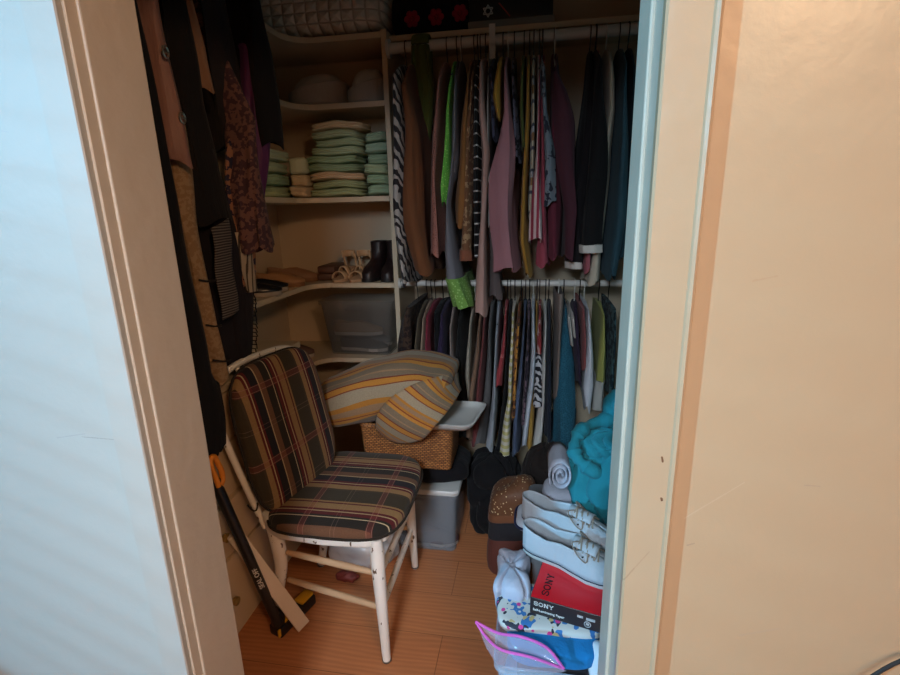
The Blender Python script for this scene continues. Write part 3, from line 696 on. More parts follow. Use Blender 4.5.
for i, (nm, lb, ct, px, m, k) in enumerate(K):
    k = dict(k); sx = k.pop('sx', FX) + k.pop('off', 0.0); straps = k.pop('straps', False); shawl = k.pop('shawl', False)
    g = A(nm, lb, ct, 'Y', RXL, RZL, px, sx, k.pop('B', None) or (-1.03 if i == 11 else -.95 if sx > -.87 else max(2 * RXL - sx, -1.31)), m, seed=200 + i, group=KG, R=.016, kind='side rod', **k)

    if straps:
        org = thing('hanging_organizer', g['label'], 'organizer', LOC[g.name], KG); LOC[org.name] = LOC[g.name]
        for key in ('label', 'category', 'group'):
            if key in g: del g[key]
        nm0 = g.name; g.name = 'cloth_body'; LOC[g.name] = LOC[org.name]; g.parent = org; g.location = (0, 0, 0); org.name = 'hanging_organizer'
        for py, xa, xb in ((280, 199, 215), (325, 206, 220), (360, 213, 230)):
            p, q = atx(xa, py, sx + .004), atx(xb, py, sx + .004)
            bb = new_bm(); tube(bb, curve_pts([p, (p + q) / 2 + Vector((.004, 0, -.004)), q, q + Vector((-.12, .004, 0))], 14), .0028, 6); obj('seam_cord', bb, pip2, org)
    if shawl:
        root = thing('shawl', g['label'], 'shawl', LOC[g.name], KG)
        for key in ('label', 'category', 'group'):
            if key in g: del g[key]
        g.name = 'wrap'; LOC[g.name] = LOC[root.name]; g.parent = root; g.location = (0, 0, 0); root.name = 'shawl'
        ya, yb = atx(214, 260, sx).y, atx(236, 260, sx).y
        bb = new_bm()
        def pan(u, v):
            c_ = atx(float(np.interp(v, [0, 1], [211 + 17 * u, 222 + 16 * u])), 228 + 92 * v - 10 * u, sx + .012)
            return Vector((sx + .012 + .006 * math.sin(u * PI) + .004 * math.sin(v * 9), c_.y, c_.z))
        sheet(bb, pan, 10, 18); obj('striped_panel', bb, cloth('shawl_stripes', (52, 48, 50), 'stripe', (112, 102, 94), 130, th=.6, dist=.012), root, mods={'solid': .004})
        rr_ = random.Random(3); bb = new_bm()
        for q in range(26):
            py = 262 + 4.1 * q; pe = atx(float(np.interp(py, [250, 300, 345, 370], [242, 252, 253, 247])), py, sx - .01)
            tube(bb, [pe + Vector((0, -.006, 0)), pe + Vector((.004, .008 + .008 * rr_.random(), -.006)), pe + Vector((.002, .012 + .012 * rr_.random(), -.022))], .0022, 5)
        obj('fringe', bb, cloth('shawl_black', (32, 28, 36)), root)
    if nm == 'satin_blouse':
        root = thing('satin_blouse', g['label'], 'blouse', LOC[g.name], KG)
        for key in ('label', 'category', 'group'):
            if key in g: del g[key]
        g.name = 'body'; LOC[g.name] = LOC[root.name]; g.parent = root; g.location = (0, 0, 0); root.name = 'satin_blouse'
        for cx_, cy_ in ((164, 52), (181, 118)):
            c_ = atx(cx_, cy_, sx + .006); bb = new_bm()
            tube(bb, [c_ + Vector((.004, .010 * math.cos(a), .013 * math.sin(a))) for a in [q * PI / 8 for q in range(17)]], .0028, 6); tube(bb, [c_ + Vector((.004, -.010, 0)), c_ + Vector((.005, .010, 0))], .0025, 6)
            obj('clasp', bb, plain('silver_metal', (190, 180, 168), .3, .9), root)

# ------------------------------------------------------------------ chair
t = NT('chipped_white_paint')
sp_ = t.math('GREATER_THAN', t.noise(55, 2, t.mapped('Object', (1, 1, .5))), .68)
t.fin(t.mix(sp_, t.mix(t.noise(5, 3), (236, 234, 230), (220, 214, 204)), (96, 74, 56)), .42); chair_m = t.m
wood_m = plain('bare_pale_wood', (196, 164, 130), .5)
PL = [(0, (44, 40, 36)), (.11, (196, 176, 140)), (.125, (44, 40, 36)), (.15, (92, 34, 36)), (.20, (176, 152, 116)), (.215, (92, 34, 36)),
      (.25, (150, 118, 78)), (.34, (86, 30, 34)), (.36, (150, 118, 78)), (.39, (62, 54, 40)), (.60, (72, 60, 44)), (.63, (150, 118, 78)), (.71, (92, 34, 36)),
      (.74, (182, 160, 122)), (.755, (92, 34, 36)), (.79, (34, 32, 38)), (.90, (182, 160, 122)), (.915, (110, 78, 58))]
CR = [(.10, .20, (140, 62, 58), .28), (.11, .118, (200, 160, 140), .3), (.185, .193, (200, 160, 140), .3), (.6, .607, (190, 160, 140), .2), (.66, .667, (190, 150, 140), .2)]
plaid_seat = bands('plaid_seat_cloth', PL, 'Y', .30, CR, 'X', .22, off=.80)
plaid_back = bands('plaid_back_cloth', PL, 'Y', .26, CR, 'Z', .24, off=.35)
ch = thing('dining_chair', 'white painted wooden chair with brown plaid seat and back cushions', 'chair', (-.66, 1.48, 0))
def leg(pts, rad, glide=True):
    b = new_bm(); P = curve_pts(pts, 18); n = len(P)
    tube(b, P, [np.interp(i / (n - 1), [0, .25, .6, 1], rad) for i in range(n)], 14); o = obj('leg', b, chair_m, ch)
    if glide:
        e = P[-1]; b = new_bm(); tube(b, [e + Vector((0, 0, .008)), e + Vector((0, 0, .002)), e], [rad[3] * 1.12, rad[3] * 1.12, rad[3]], 14); obj('glide', b, plain('grey_metal', (120, 118, 114), .35, .8), o)
leg([(-.478, 1.283, .45), (-.472, 1.272, .3), (-.46, 1.255, .001)], [.019, .024, .020, .0135])
leg([(-.475, 1.668, .45), (-.474, 1.68, .3), (-.47, 1.70, .001)], [.019, .024, .020, .0135])
leg([at(268, 512, 1.30), at(277, 540, 1.315), at(281, 565, 1.335), at(279, 590, 1.36), (-.926, 1.387, .001)], [.02, .025, .021, .015])
leg([(-.80, 1.64, .45), (-.80, 1.645, .34), (-.83, 1.65, .18), (-.87, 1.66, .001)], [.02, .025, .021, .015])
def rung(p, q, m=wood_m):
    b = new_bm(); p, q = Vector(p), Vector(q); tube(b, [p, p.lerp(q, .3), p.lerp(q, .7), q], [.009, .0115, .0115, .009], 12); obj('stretcher', b, m, ch)
rung((-.815, 1.325, .33), (-.474, 1.276, .325)); rung((-.835, 1.345, .20), (-.468, 1.268, .20))
rung((-.81, 1.645, .33), (-.474, 1.676, .325)); rung((-.825, 1.65, .20), (-.472, 1.686, .20))
rung((-.474, 1.276, .315), (-.474, 1.676, .30), chair_m); rung((-.468, 1.268, .20), (-.472, 1.686, .20), chair_m)
SEAT = [(-.87, 1.30), (-.80, 1.262), (-.64, 1.25), (-.50, 1.258), (-.45, 1.30), (-.43, 1.40), (-.43, 1.58), (-.45, 1.66), (-.52, 1.70), (-.66, 1.70), (-.80, 1.685), (-.84, 1.66), (-.86, 1.5)]
b = new_bm(); prism(b, SEAT, .428, .457); o = obj('seat', b, chair_m, ch, True); md = o.modifiers.new('bev', 'BEVEL'); md.width = .006; md.segments = 2
cu = new_bm(); blob(cu, (-.632, 1.478, .487), (.232, .252, .036), .5, 56, 24, .004, 9, 3); seat_c = obj('seat_cushion', cu, plaid_seat, ch)
def piping(M, a, b_, p, r, m, parent):
    P = [M @ Vector((a * sp(math.cos(2 * PI * k / 48), p), 0 if b_ is None else b_ * sp(math.sin(2 * PI * k / 48), p), 0)) for k in range(49)]
    b = new_bm(); tube(b, P, r, 6); obj('piping', b, m, parent)
pip_m = cloth('dark_piping', (52, 44, 36))
piping(Matrix.Translation((-.632, 1.478, .480)), .235, .255, .5, .0045, pip_m, seat_c)
e1 = Vector((.085, .39, .0)).normalized(); e2 = Vector((-.085, 0, .46)); e2 = (e2 - e1 * e2.dot(e1)).normalized(); nn = e1.cross(e2)
MB_ = Matrix((e1, nn, e2)).transposed().to_4x4(); BC = Vector((-.840, 1.468, .732))
bk = new_bm(); blob(bk, BC, (.207, .034, .256), .5, 56, 28, .004, 9, 5, MB_); back_c = obj('back_cushion', bk, plaid_back, ch)
P = [BC + MB_ @ Vector((.209 * sp(math.cos(2 * PI * k / 56), .5), -.002, .258 * sp(math.sin(2 * PI * k / 56), .5))) for k in range(57)]
b = new_bm(); tube(b, P, .0045, 6); obj('piping', b, pip_m, back_c)
# bent bow and spindles behind the cushion
sg = 1 if nn.x < 0 else -1
off = nn * (.047 * sg)
P = [BC + off + MB_ @ Vector((x, 0, z)) for x, z in [(-.165, -.29), (-.195, -.12), (-.222, .08), (-.215, .2), (-.13, .252), (0, .262), (.13, .252), (.205, .2), (.212, .08), (.195, -.12), (.16, -.29)]]
b = new_bm(); tube(b, curve_pts(P, 50), .011, 12); obj('back_bow', b, chair_m, ch)
for x in (-.10, 0, .10):
    b = new_bm(); tube(b, [BC + off + MB_ @ Vector((x * .8, 0, -.29)), BC + off + MB_ @ Vector((x, 0, .25))], .0075, 10); obj('spindle', b, chair_m, ch)
# dark ties looping round the bow
for x, z in ((-.19, .18), (-.17, -.2)):
    c0 = BC + off + MB_ @ Vector((x - .02, 0, z))
    b = new_bm(); tube(b, [c0 + Vector((.016 * math.cos(a), .012 * math.sin(a), .01 * math.sin(2 * a))) for a in [k * PI / 6 for k in range(13)]], .003, 6); obj('tie', b, pip_m, back_c)

# ------------------------------------------------------------------ things on the floor behind the chair
hz = clear('cloudy_plastic', (150, 158, 166), .42, .25)
def tub(name, label, lo, hi, m, lidm=None, lid=True, taper=.02, handle=True, lidlabel=None):
    r = thing(name, label, 'storage bin', ((lo[0] + hi[0]) / 2, (lo[1] + hi[1]) / 2, lo[2]))
    b = new_bm(); rg = []
    def rr(z, g):
        x0, x1, y0, y1, c = lo[0] - g, hi[0] + g, lo[1] - g, hi[1] + g, .025; o_ = []
        for cx_, cy_, a0 in ((x1 - c, y1 - c, 0), (x0 + c, y1 - c, 90), (x0 + c, y0 + c, 180), (x1 - c, y0 + c, 270)):
            for k in range(5):
                a = math.radians(a0 + 22.5 * k); o_.append(Vector((cx_ + c * math.cos(a), cy_ + c * math.sin(a), z)))
        return o_
    H = hi[2] - lo[2]
    for s, g in ((0, -taper), (.02, -taper), (.5, -taper / 2), (.93, -.003), (.935, .006), (1, .007), (1, .003)): rg.append(rr(lo[2] + H * s, g - .006))
    for s, g in ((.9, -.004), (.4, -taper / 2 - .002), (.02, -taper - .002)): rg.append(rr(lo[2] + H * s + .002, g - .008))
    loft(b, rg); obj('body', b, m, r)
    if lid:
        b = new_bm(); loft(b, [rr(hi[2] + .001, .004), rr(hi[2] + .016, .006), rr(hi[2] + .022, .002), rr(hi[2] + .024, -.02)]); o = obj('lid', b, lidm, r)
        if lidlabel: o['label'] = lidlabel
    if handle:
        b = new_bm(); obox(b, ((lo[0] + hi[0]) / 2, lo[1] - .004, hi[2] - .035), (.09, .012, .018), bev=.004); obj('handle', b, m, r)
    return r
white_pl = plain('milky_white_plastic', (206, 206, 202), .35)
tub('storage_bin', 'cloudy lidded plastic bin on the floor behind the chair, with a sneaker inside', (-.69, 1.80, .002), (-.30, 2.14, .285), hz, white_pl, True, .012, lidlabel='milky white lid')
def shoe_simple(label, cat, heel, yaw, L, W, H, mu, ms, group=None, name='shoe', open_=True, heelh=.0, M=None, uo=.5):
    """low shoe: sole and upper with an opening"""
    M = Matrix.Translation(heel) @ Matrix.Rotation(yaw, 4, 'Z') if M is None else M
    r = thing(name, label, cat, M.translation, group)
    us = [0, .03, .08, .16, .28, .42, .56, .7, .82, .92, .98, 1]
    hwf = lambda u: float(np.interp(u, [0, .03, .08, .16, .42, .68, .85, .95, .985, 1], [.12, .42, .58, .68, .64, .95, .86, .55, .3, .08])) * W / 2
    lift = lambda u: heelh * float(np.interp(u, [0, .25, .6, 1], [1, .9, 0, 0]))
    def outl(z, g): 
        return [M @ Vector((u * L, (hwf(u) + g), z + lift(u))) for u in us] + [M @ Vector((u * L, -(hwf(u) + g), z + lift(u))) for u in us[::-1]]
    b = new_bm(); loft(b, [outl(0, -.003), outl(.004, .0), outl(.018, .0015), outl(.02, -.004)]); obj('sole', b, ms, r)
    b = new_bm(); n = 24; rg = []
    for k in range(8):
        e = k / 7; ring = []
        for sd in (1, -1):
            for u in (us if sd == 1 else us[::-1]):
                c_ = max(0, min(1, (u - uo) / .12)) if open_ else 1
                hh = float(np.interp(u, [0, .1, .28, .5, .62, .8, .95, 1], [1, .95, .78, .93, .88, .62, .36, .25])) * H
                yo = hwf(u) * (1 - .12 * e); zo = .018 + hh * e
                yc = hwf(u) * math.cos(e * PI / 2); zc = .018 + hh * math.sin(e * PI / 2)
                ring.append(M @ Vector((u * L, sd * (yo + (yc - yo) * c_), zo + (zc - zo) * c_ + lift(u))))
        rg.append(ring)
    loft(b, rg, False, False); obj('upper', b, mu, r, mods={'solid': .003, 'off': 0})
    b = new_bm(); loft(b, [outl(.0205, -.004), outl(.022, -.005)]); obj('insole', b, plain('shoe_lining', (104, 88, 70), .8), r)
    return r, M, hwf, us
pale_sole = plain('pale_rubber', (190, 178, 166), .6)
shoe_simple('maroon sneaker with pale sole inside the cloudy floor bin', 'shoe', (-.56, 1.84, .012), .12, .25, .09, .06, cloth('maroon_canvas', (92, 52, 56)), pale_sole, name='sneaker')

def crease(bm, c, h, seed, p=.7, k=9, amp=.016, nu=96, nv=56):
    rings = []
    for i in range(nv + 1):
        a = max(-PI / 2 + .02, min(PI / 2 - .02, -PI / 2 + PI * i / nv)); r = []
        for j in range(nu):
            q_ = 2 * PI * j / nu
            v = Vector((h[0] * sp(math.cos(q_), p) * math.cos(a) ** p, h[1] * sp(math.sin(q_), p) * math.cos(a) ** p, h[2] * sp(math.sin(a), p)))
            nz_ = noise.noise(v * 6 + Vector((seed, seed * 2, 0)))
            d = amp * (1 - abs(math.sin(k * q_ * .5 + 5 * nz_ + a * 1.5))) ** 2 * -1.6 + .02 * noise.noise(v * 9 + Vector((seed, 0, 4))) + .006 * noise.noise(v * 30)
            r.append(Vector(c) + v + v.normalized() * d)
        rings.append(r)
    loft(bm, rings)
CR_ = crease
def lump(name, label, cat, c, h, m, p=.6, amp=.02, fr=7, seed=0, M=None, group=None, nu=56, nv=32):
    b = new_bm(); blob(b, c, h, p, nu, nv, amp, fr, seed, M); return tag(obj(name, b, m), label, cat, group)
lump('jacket', 'black jacket heaped on the white bin lid below the basket', 'jacket', (-.475, 1.94, .366), (.215, .14, .048), cloth('heap_black', (24, 22, 26)), .6, .018, 8, 2)
b = new_bm(); CR_(b, (-.165, 2.03, .195), (.12, .17, .19), 4, .7, 9, .02)
tag(obj('bag', b, cloth('bag_black', (22, 21, 24))), 'slumped black cloth bag on the floor right of the cloudy bin', 'bag')
b = new_bm(); CR_(b, (.055, 1.935, .24), (.10, .085, .235), 6, .7, 8, .014)
tag(obj('bag', b, cloth('bag_brown', (40, 31, 28))), 'dark brown cloth bag standing behind the glittery brown one', 'bag')
# glittery brown bag
gb = thing('handbag', 'rounded brown bag with glittery tan flap and dark middle band', 'bag', (-.085, 1.765, 0))
Mg = Matrix.Rotation(-.12, 4, 'Y')
def stack(zs, gs, tilt=-.02):
    return [[Vector((-.084 + tilt * 0 + .05 * z + .09 * g * sp(math.cos(q), .6), 1.765 + .078 * g * sp(math.sin(q), .6), z + .02 * math.cos(q) * min(1, z * 5))) for q in [2 * PI * j / 48 for j in range(48)]] for z, g in zip(zs, gs)]
b = new_bm(); loft(b, stack([.002, .02, .06, .12, .18, .2], [.86, .96, 1.03, 1.04, 1.0, .9])); obj('lower_body', b, cloth('redbrown_leather', (112, 58, 48), rough=.5), gb)
b = new_bm(); loft(b, stack([.175, .18, .22, .262, .268], [.98, 1.03, 1.02, 1.0, .9])); obj('band', b, cloth('band_charcoal', (46, 46, 52)), gb)
b = new_bm(); loft(b, stack([.29, .30, .335, .365, .385, .398, .403], [1.02, 1.04, 1.02, .95, .8, .5, .15])); obj('flap', b, cloth('glitter_tan', (122, 74, 44), 'dots', (226, 200, 150), 75, th=.22, rough=.5), gb)
b = new_bm(); loft(b, stack([.258, .262, .292, .296], [1.0, 1.07, 1.07, 1.0])); obj('trim_strip', b, cloth('tan_leather', (140, 84, 52), rough=.5), gb)

# basket, tray, pillow
t = NT('wicker_weave')
br = t.n('ShaderNodeTexBrick'); br.inputs['Scale'].default_value = 1; br.inputs['Brick Width'].default_value = .016; br.inputs['Row Height'].default_value = .008
br.inputs['Mortar Size'].default_value = .0018; br.inputs['Color1'].default_value = lin((196, 134, 74)); br.inputs['Color2'].default_value = lin((138, 84, 42)); br.inputs['Mortar'].default_value = lin((84, 50, 26))
cx_ = t.n('ShaderNodeCombineXYZ'); s_ = t.n('ShaderNodeSeparateXYZ'); t.l(t.coord(), s_.inputs[0])
t.l(t.math('ADD', s_.outputs[0], s_.outputs[1]), cx_.inputs[0]); t.l(s_.outputs[2], cx_.inputs[1]); t.l(cx_.outputs[0], br.inputs['Vector'])
t.bump(br.outputs['Fac'], -.8, .006); t.fin(br.outputs['Color'], .6); wick = t.m
bs = thing('wicker_basket', 'brown wicker basket under the striped pillow', 'basket', (-.50, 1.92, .42))
def rrect(cx, cy, hx, hy, z, c=.02):
    o_ = []
    for sx, sy, a0 in ((1, 1, 0), (-1, 1, 90), (-1, -1, 180), (1, -1, 270)):
        for k in range(5):
            a = math.radians(a0 + 22.5 * k); o_.append(Vector((cx + sx * (hx - c) + c * math.cos(a), cy + sy * (hy - c) + c * math.sin(a), z)))
    return o_
b = new_bm(); loft(b, [rrect(-.50, 1.88, .180, .11, .425), rrect(-.50, 1.88, .188, .116, .52), rrect(-.50, 1.88, .193, .12, .608), rrect(-.50, 1.88, .182, .11, .608), rrect(-.50, 1.88, .172, .10, .44)]); obj('body', b, wick, bs)
b = new_bm(); R_ = rrect(-.50, 1.88, .189, .117, .608); tube(b, R_ + [R_[0]], .009, 8); obj('rim', b, wick, bs)
b = new_bm(); My = Matrix.Translation((-.36, 1.83, .620)) @ Matrix.Rotation(-.06, 4, 'Y') @ Matrix.Rotation(-.16, 4, 'Z')
def rrl(hx, hy, z, c=.04): return [My @ p for p in rrect(0, 0, hx, hy, z, c)]
loft(b, [rrl(.14, .10, 0), rrl(.16, .12, .02), rrl(.165, .125, .032), rrl(.158, .118, .034), rrl(.146, .106, .02), rrl(.13, .09, .016)])
tag(obj('tray', b, white_pl), 'white plastic tray sticking out from under the striped pillow', 'tray')

PS = [(0, (150, 120, 92)), (.10, (176, 120, 52)), (.16, (134, 70, 46)), (.19, (188, 132, 60)), (.27, (128, 112, 92)), (.42, (160, 130, 98)), (.45, (128, 112, 92)), (.55, (120, 56, 44)), (.575, (186, 130, 58)), (.70, (128, 66, 44)), (.73, (160, 146, 122)), (.94, (176, 120, 52))]
pil_m = bands('striped_pillow_cloth', PS, 'Y', .26, kind='UV')
pw = thing('pillow', 'bulging pillow in a tan, gold and grey striped case on the basket', 'pillow', (-.58, 1.92, .62))
spine = curve_pts([(-.89, 1.85, .655), (-.77, 1.845, .69), (-.62, 1.84, .745), (-.475, 1.83, .775), (-.375, 1.825, .77), (-.32, 1.825, .75)], 30)
hh = lambda s: float(np.interp(s, [0, .04, .12, .4, .7, .9, .97, 1], [.02, .07, .10, .118, .118, .105, .085, .03]))
hd = lambda s: float(np.interp(s, [0, .05, .2, .6, .9, 1], [.09, .14, .155, .165, .155, .10]))
rg = []
for i, c in enumerate(spine):
    s = i / 30; a = spine[max(i - 1, 0)]; d = (spine[min(i + 1, 30)] - a).normalized(); up = Vector((-d.z, 0, d.x)); side = Vector((0, 1, 0)); r = []
    for j in range(64):
        q = 2 * PI * j / 64 + PI / 2
        v = c + side * hd(s) * sp(math.cos(q), .8) + up * hh(s) * sp(math.sin(q), .75)
        k = noise.noise(Vector((s * 5, math.cos(q) * 2, math.sin(q) * 2 + 3))) * .014 + .008 * math.sin(26 * s + 3 * math.cos(q)) * max(0, s - .5)
        r.append(v + up * k)
    rg.append(r)
b = new_bm(); loft(b, rg); obj('stuffed_body', b, pil_m, pw)
# open end of the case, folded down over the tray
FA = curve_pts([at(458, 372, 1.84), at(440, 376, 1.70), at(414, 384, 1.655), at(392, 397, 1.640), at(378, 414, 1.645), at(376, 428, 1.70)], 36)
FB_ = curve_pts([at(461, 390, 1.84), at(457, 398, 1.74), at(449, 408, 1.67), at(436, 425, 1.63), at(421, 441, 1.63), at(398, 441, 1.70)], 36)
def flap(u, v):
    i = min(36, int(round(v * 36)))
    return FA[i].lerp(FB_[i], u) + Vector((0, -.016 * math.sin(u * PI) + .006 * math.sin(v * 17) * u, .006 * math.sin(v * 11) * u))
flm = bands('striped_flap_cloth', PS, 'Y', .34, kind='UV', off=.3)
b = new_bm(); sheet(b, flap, 18, 36); obj('case_flap', b, flm, pw, mods={'solid': .006})

# clear bag under the chair
c = Vector((-.69, 1.71, 0))
cb = thing('plastic_bag', 'crumpled clear plastic bag on the floor under the chair', 'bag', (c.x, c.y, 0))
b = new_bm(); blob(b, (c.x, c.y, .092), (.135, .12, .085), .75, 64, 40, .028, 11, 9); obj('film', b, clear('bag_film', (226, 226, 228), .7, .25), cb)
b = new_bm(); blob(b, (c.x - .03, c.y - .118, .018), (.05, .02, .016), .8, 32, 16, .014, 26, 4); obj('red_wrapping', b, plain('red_wrap', (124, 50, 42), .6), cb)

# ------------------------------------------------------------------ tool and slat leaning on the dresser
tl = thing('long_handled_tool', 'black long-handled tool with orange grip loop and yellow base, against the dresser', 'tool', (-.85, 1.31, 0))
tool_b = plain('black_plastic', (24, 24, 26), .4); tool_y = plain('yellow_plastic', (214, 160, 30), .45); tool_o = plain('orange_plastic', (226, 138, 40), .45)
p0, p1 = Vector((-.935, 1.185, .672)), Vector((-.868, 1.298, .055))
b = new_bm(); tube(b, [p0, p0.lerp(p1, .05), p0.lerp(p1, .95), p1], [.012, .0165, .0165, .018], 14); obj('pole', b, tool_b, tl)
b = new_bm(); q = atx(214, 478, -.935); q2 = atx(208, 462, -.935)
dv = (q2 - p0)
tube(b, curve_pts([p0 + Vector((.012, y_, z_)) for y_, z_ in ((-.004, -.01), (-.012, .03), (-.022, .065), (-.020, .088), (-.004, .088), (.008, .06), (.018, .03), (.018, .0), (.006, -.012))], 30), .0085, 10)
obj('grip_loop', b, tool_o, tl)
b = new_bm(); tube(b, [p0 + Vector((0, 0, -.012)), p0 + Vector((0, 0, .008))], .016, 12); obj('collar', b, plain('black_plastic', (24, 24, 26), .4), tl)
f0, f1 = atz(276, 637, .0), atz(311, 601, .0)
yaw = math.atan2(f1.y - f0.y, f1.x - f0.x); ln = (f1 - f0).length
b = new_bm(); obox(b, f0.lerp(f1, .5) + Vector((0, 0, .022)), (ln, .056, .04), yaw, bev=.006); obj('base', b, tool_b, tl)
for s, wd in ((.30, .3), (.82, .34)):
    b = new_bm(); obox(b, f0.lerp(f1, s) + Vector((0, 0, .046)), (ln * wd, .042, .014), yaw, bev=.005); obj('yellow_pad', b, tool_y, tl)
b = new_bm(); obox(b, f0.lerp(f1, .10) + Vector((0, 0, .05)), (.035, .04, .10), yaw, bev=.006); obj('socket', b, tool_b, tl)
b = new_bm(); obox(b, f0.lerp(f1, .06) + Vector((.02, -.022, .03)), (.012, .006, .03), yaw, bev=.002); obj('clip', b, tool_y, tl)

DG = None
def text_mesh(name, txt, size, M, m, parent, ext=.0004, space=1.0):
    cu = bpy.data.curves.new(name, 'FONT'); cu.body = txt; cu.size = size; cu.extrude = ext; cu.space_character = space; cu.resolution_u = 3; cu.offset = size * .012
    to = bpy.data.objects.new(name, cu); C.objects.link(to); bpy.context.view_layer.update()
    me = bpy.data.meshes.new_from_object(to.evaluated_get(bpy.context.evaluated_depsgraph_get()))
    C.objects.unlink(to); bpy.data.objects.remove(to)
    base = LOC[parent.name]; me.transform(Matrix.Translation(-base) @ M); me.materials.clear(); me.materials.append(m)
    o = bpy.data.objects.new(name, me); C.objects.link(o); o.parent = parent; LOC[o.name] = base; return o
def frame(o, x, y):
    x = Vector(x).normalized(); z = x.cross(Vector(y)).normalized(); y = z.cross(x)
    M = Matrix((x, y, z)).transposed().to_4x4(); M.translation = Vector(o); return M
white_ink = plain('white_ink', (214, 212, 206), .5); black_ink = plain('black_ink', (30, 16, 18), .5)
dirp = (p0 - p1).normalized(); tow = (Vector((0, 0, CAM_H)) - p0.lerp(p1, .5)); tow = (tow - dirp * tow.dot(dirp)).normalized()
yv = tow.cross(dirp)
Mt = frame(p0.lerp(p1, .70) + tow * .0168 - yv * .008, dirp, yv)
text_mesh('printed_letters', 'SEAL OFF', .022, Mt, white_ink, tl, .0006)

sl = new_bm(); s0 = atz(303, 626, .006); s1 = atx(233, 533, -.952)
dr = (s1 - s0).normalized(); s0 = s0 + Vector((0, 0, .004))
nx = Vector((.75, -.6, .2)); nx = (nx - dr * nx.dot(dr)).normalized(); wy = dr.cross(nx)
Ms = Matrix((wy, nx, dr)).transposed().to_4x4(); Ms.translation = s0.lerp(s1, .5)
box(sl, (-.024, -.013, -(s1 - s0).length / 2), (.024, .013, (s1 - s0).length / 2), .002, 1, Ms)
tag(obj('wooden_slat', sl, plain('whitewashed_wood', (222, 208, 192), .55), None, False), 'narrow whitewashed wooden slat leaning on the dresser across the black tool', 'slat')

# ------------------------------------------------------------------ pile by the right jamb
cl = clear('clear_plastic', (190, 214, 235), .35, .12)
tub('storage_box', 'clear plastic box at the bottom of the pile in the right doorway corner', (-.085, 1.0, .002), (.36, 1.24, .325), cl, None, False, .012, handle=False)
lump('folded_cloth', 'light blue cloth seen through the clear plastic box', 'cloth', (.0, 1.13, .11), (.065, .08, .095), cloth('sky_cloth', (110, 166, 214)), .55, .01, 8, 3)
b = new_bm(); box(b, (-.025, 1.024, .225), (.15, 1.15, .318), .003); tag(obj('box', b, plain('black_card', (34, 32, 36), .5)), 'black flat box standing in the clear plastic box', 'box')
lump('folded_cloth', 'pale grey cloth right of the black box, in the clear plastic box', 'cloth', (.25, 1.12, .15), (.07, .08, .135), cloth('pale_cloth', (150, 160, 176)), .55, .01, 8, 5)
tub('storage_tub', 'grey storage tub under the farther white shoe and the turquoise robe', (.0, 1.29, .002), (.50, 1.66, .43), plain('grey_tub', (112, 116, 122), .5), plain('grey_tub', (112, 116, 122), .5), True, .02, handle=False)
lump('tote_bag', 'bright blue cloth bag under the floral fabric', 'bag', (.065, 1.09, .362), (.115, .098, .03), cloth('bright_blue', (28, 122, 186)), .5, .008, 7, 2)
t = NT('floral_print'); n_ = t.noise(26, 2); n2 = t.noise(11, 3); 
vo = t.n('ShaderNodeTexVoronoi'); vo.inputs['Scale'].default_value = 30; t.l(t.coord(), vo.inputs['Vector'])
col = t.mix(t.math('GREATER_THAN', n_, .58), (184, 186, 182), (46, 106, 164)); col = t.mix(t.math('GREATER_THAN', t.noise(40, 1), .63), col, (40, 44, 58))
col = t.mix(t.math('LESS_THAN', vo.outputs['Distance'], .2), col, (196, 60, 130)); col = t.mix(t.math('GREATER_THAN', t.noise(33, 1), .68), col, (178, 160, 110))
t.bump(t.noise(30, 2), .3, .01); t.fin(col, .85); flo = t.m
lump('floral_fabric', 'white fabric printed with blue, pink and dark flowers, under the red box', 'cloth', (.055, 1.130, .388), (.138, .082, .022), flo, .5, .010, 9, 7)
b = new_bm(); crease(b, (-.048, 1.225, .393), (.052, .088, .054), 8, .42, 6, .009)
tag(obj('folded_cloth', b, cloth('white_linen', (172, 178, 194), rough=.6)), 'white folded cloth left of the red box', 'cloth')
wc = thing('folded_cushion', 'white cushion with navy piping behind the left shoe heel', 'cushion', (-.005, 1.39, .455))
b = new_bm(); blob(b, (.045, 1.425, .472), (.09, .07, .018), .5, 40, 20, .006, 9, 5); body_ = obj('body', b, cloth('white_linen_two', (176, 182, 192)), wc)
b = new_bm(); tube(b, [Vector((.045 + .092 * sp(math.cos(a), .5), 1.425 + .072 * sp(math.sin(a), .5), .472)) for a in [2 * PI * k / 40 for k in range(41)]], .004, 6); obj('piping', b, cloth('navy_piping', (34, 44, 84)), wc)

# the printer paper box
BH = .05; Mb = Matrix.Translation((.005, 1.094, .411)) @ Matrix.Rotation(math.radians(-13.5), 4, 'Z')
pb = thing('paper_box', 'flat red and black carton printed SONY under the white shoes', 'box', Mb.translation)
b = new_bm(); box(b, (0, 0, 0), (.27, .165, BH), .001, 1, Mb); obj('carton', b, plain('dark_carton', (42, 34, 34), .35), pb, False)
t = NT('red_carton'); sx = t.n('ShaderNodeSeparateXYZ'); t.l(t.coord('UV'), sx.inputs[0])
col = t.mix(t.math('GREATER_THAN', sx.outputs[0], .66), (206, 22, 36), (122, 22, 30)); t.fin(col, .3)
b = new_bm(); sheet(b, lambda u, v: Mb @ Vector((.002 + .266 * u, .002 + .161 * v, BH + .0006)), 4, 2); obj('red_top', b, t.m, pb, False, mods={'solid': .001, 'off': 1})
for x in (.178,):
    b = new_bm(); box(b, (x, .01, BH + .0016), (x + .0015, .08, BH + .002), 0, 1, Mb); obj('fold_line', b, plain('pale_line', (190, 120, 118), .5), pb, False)
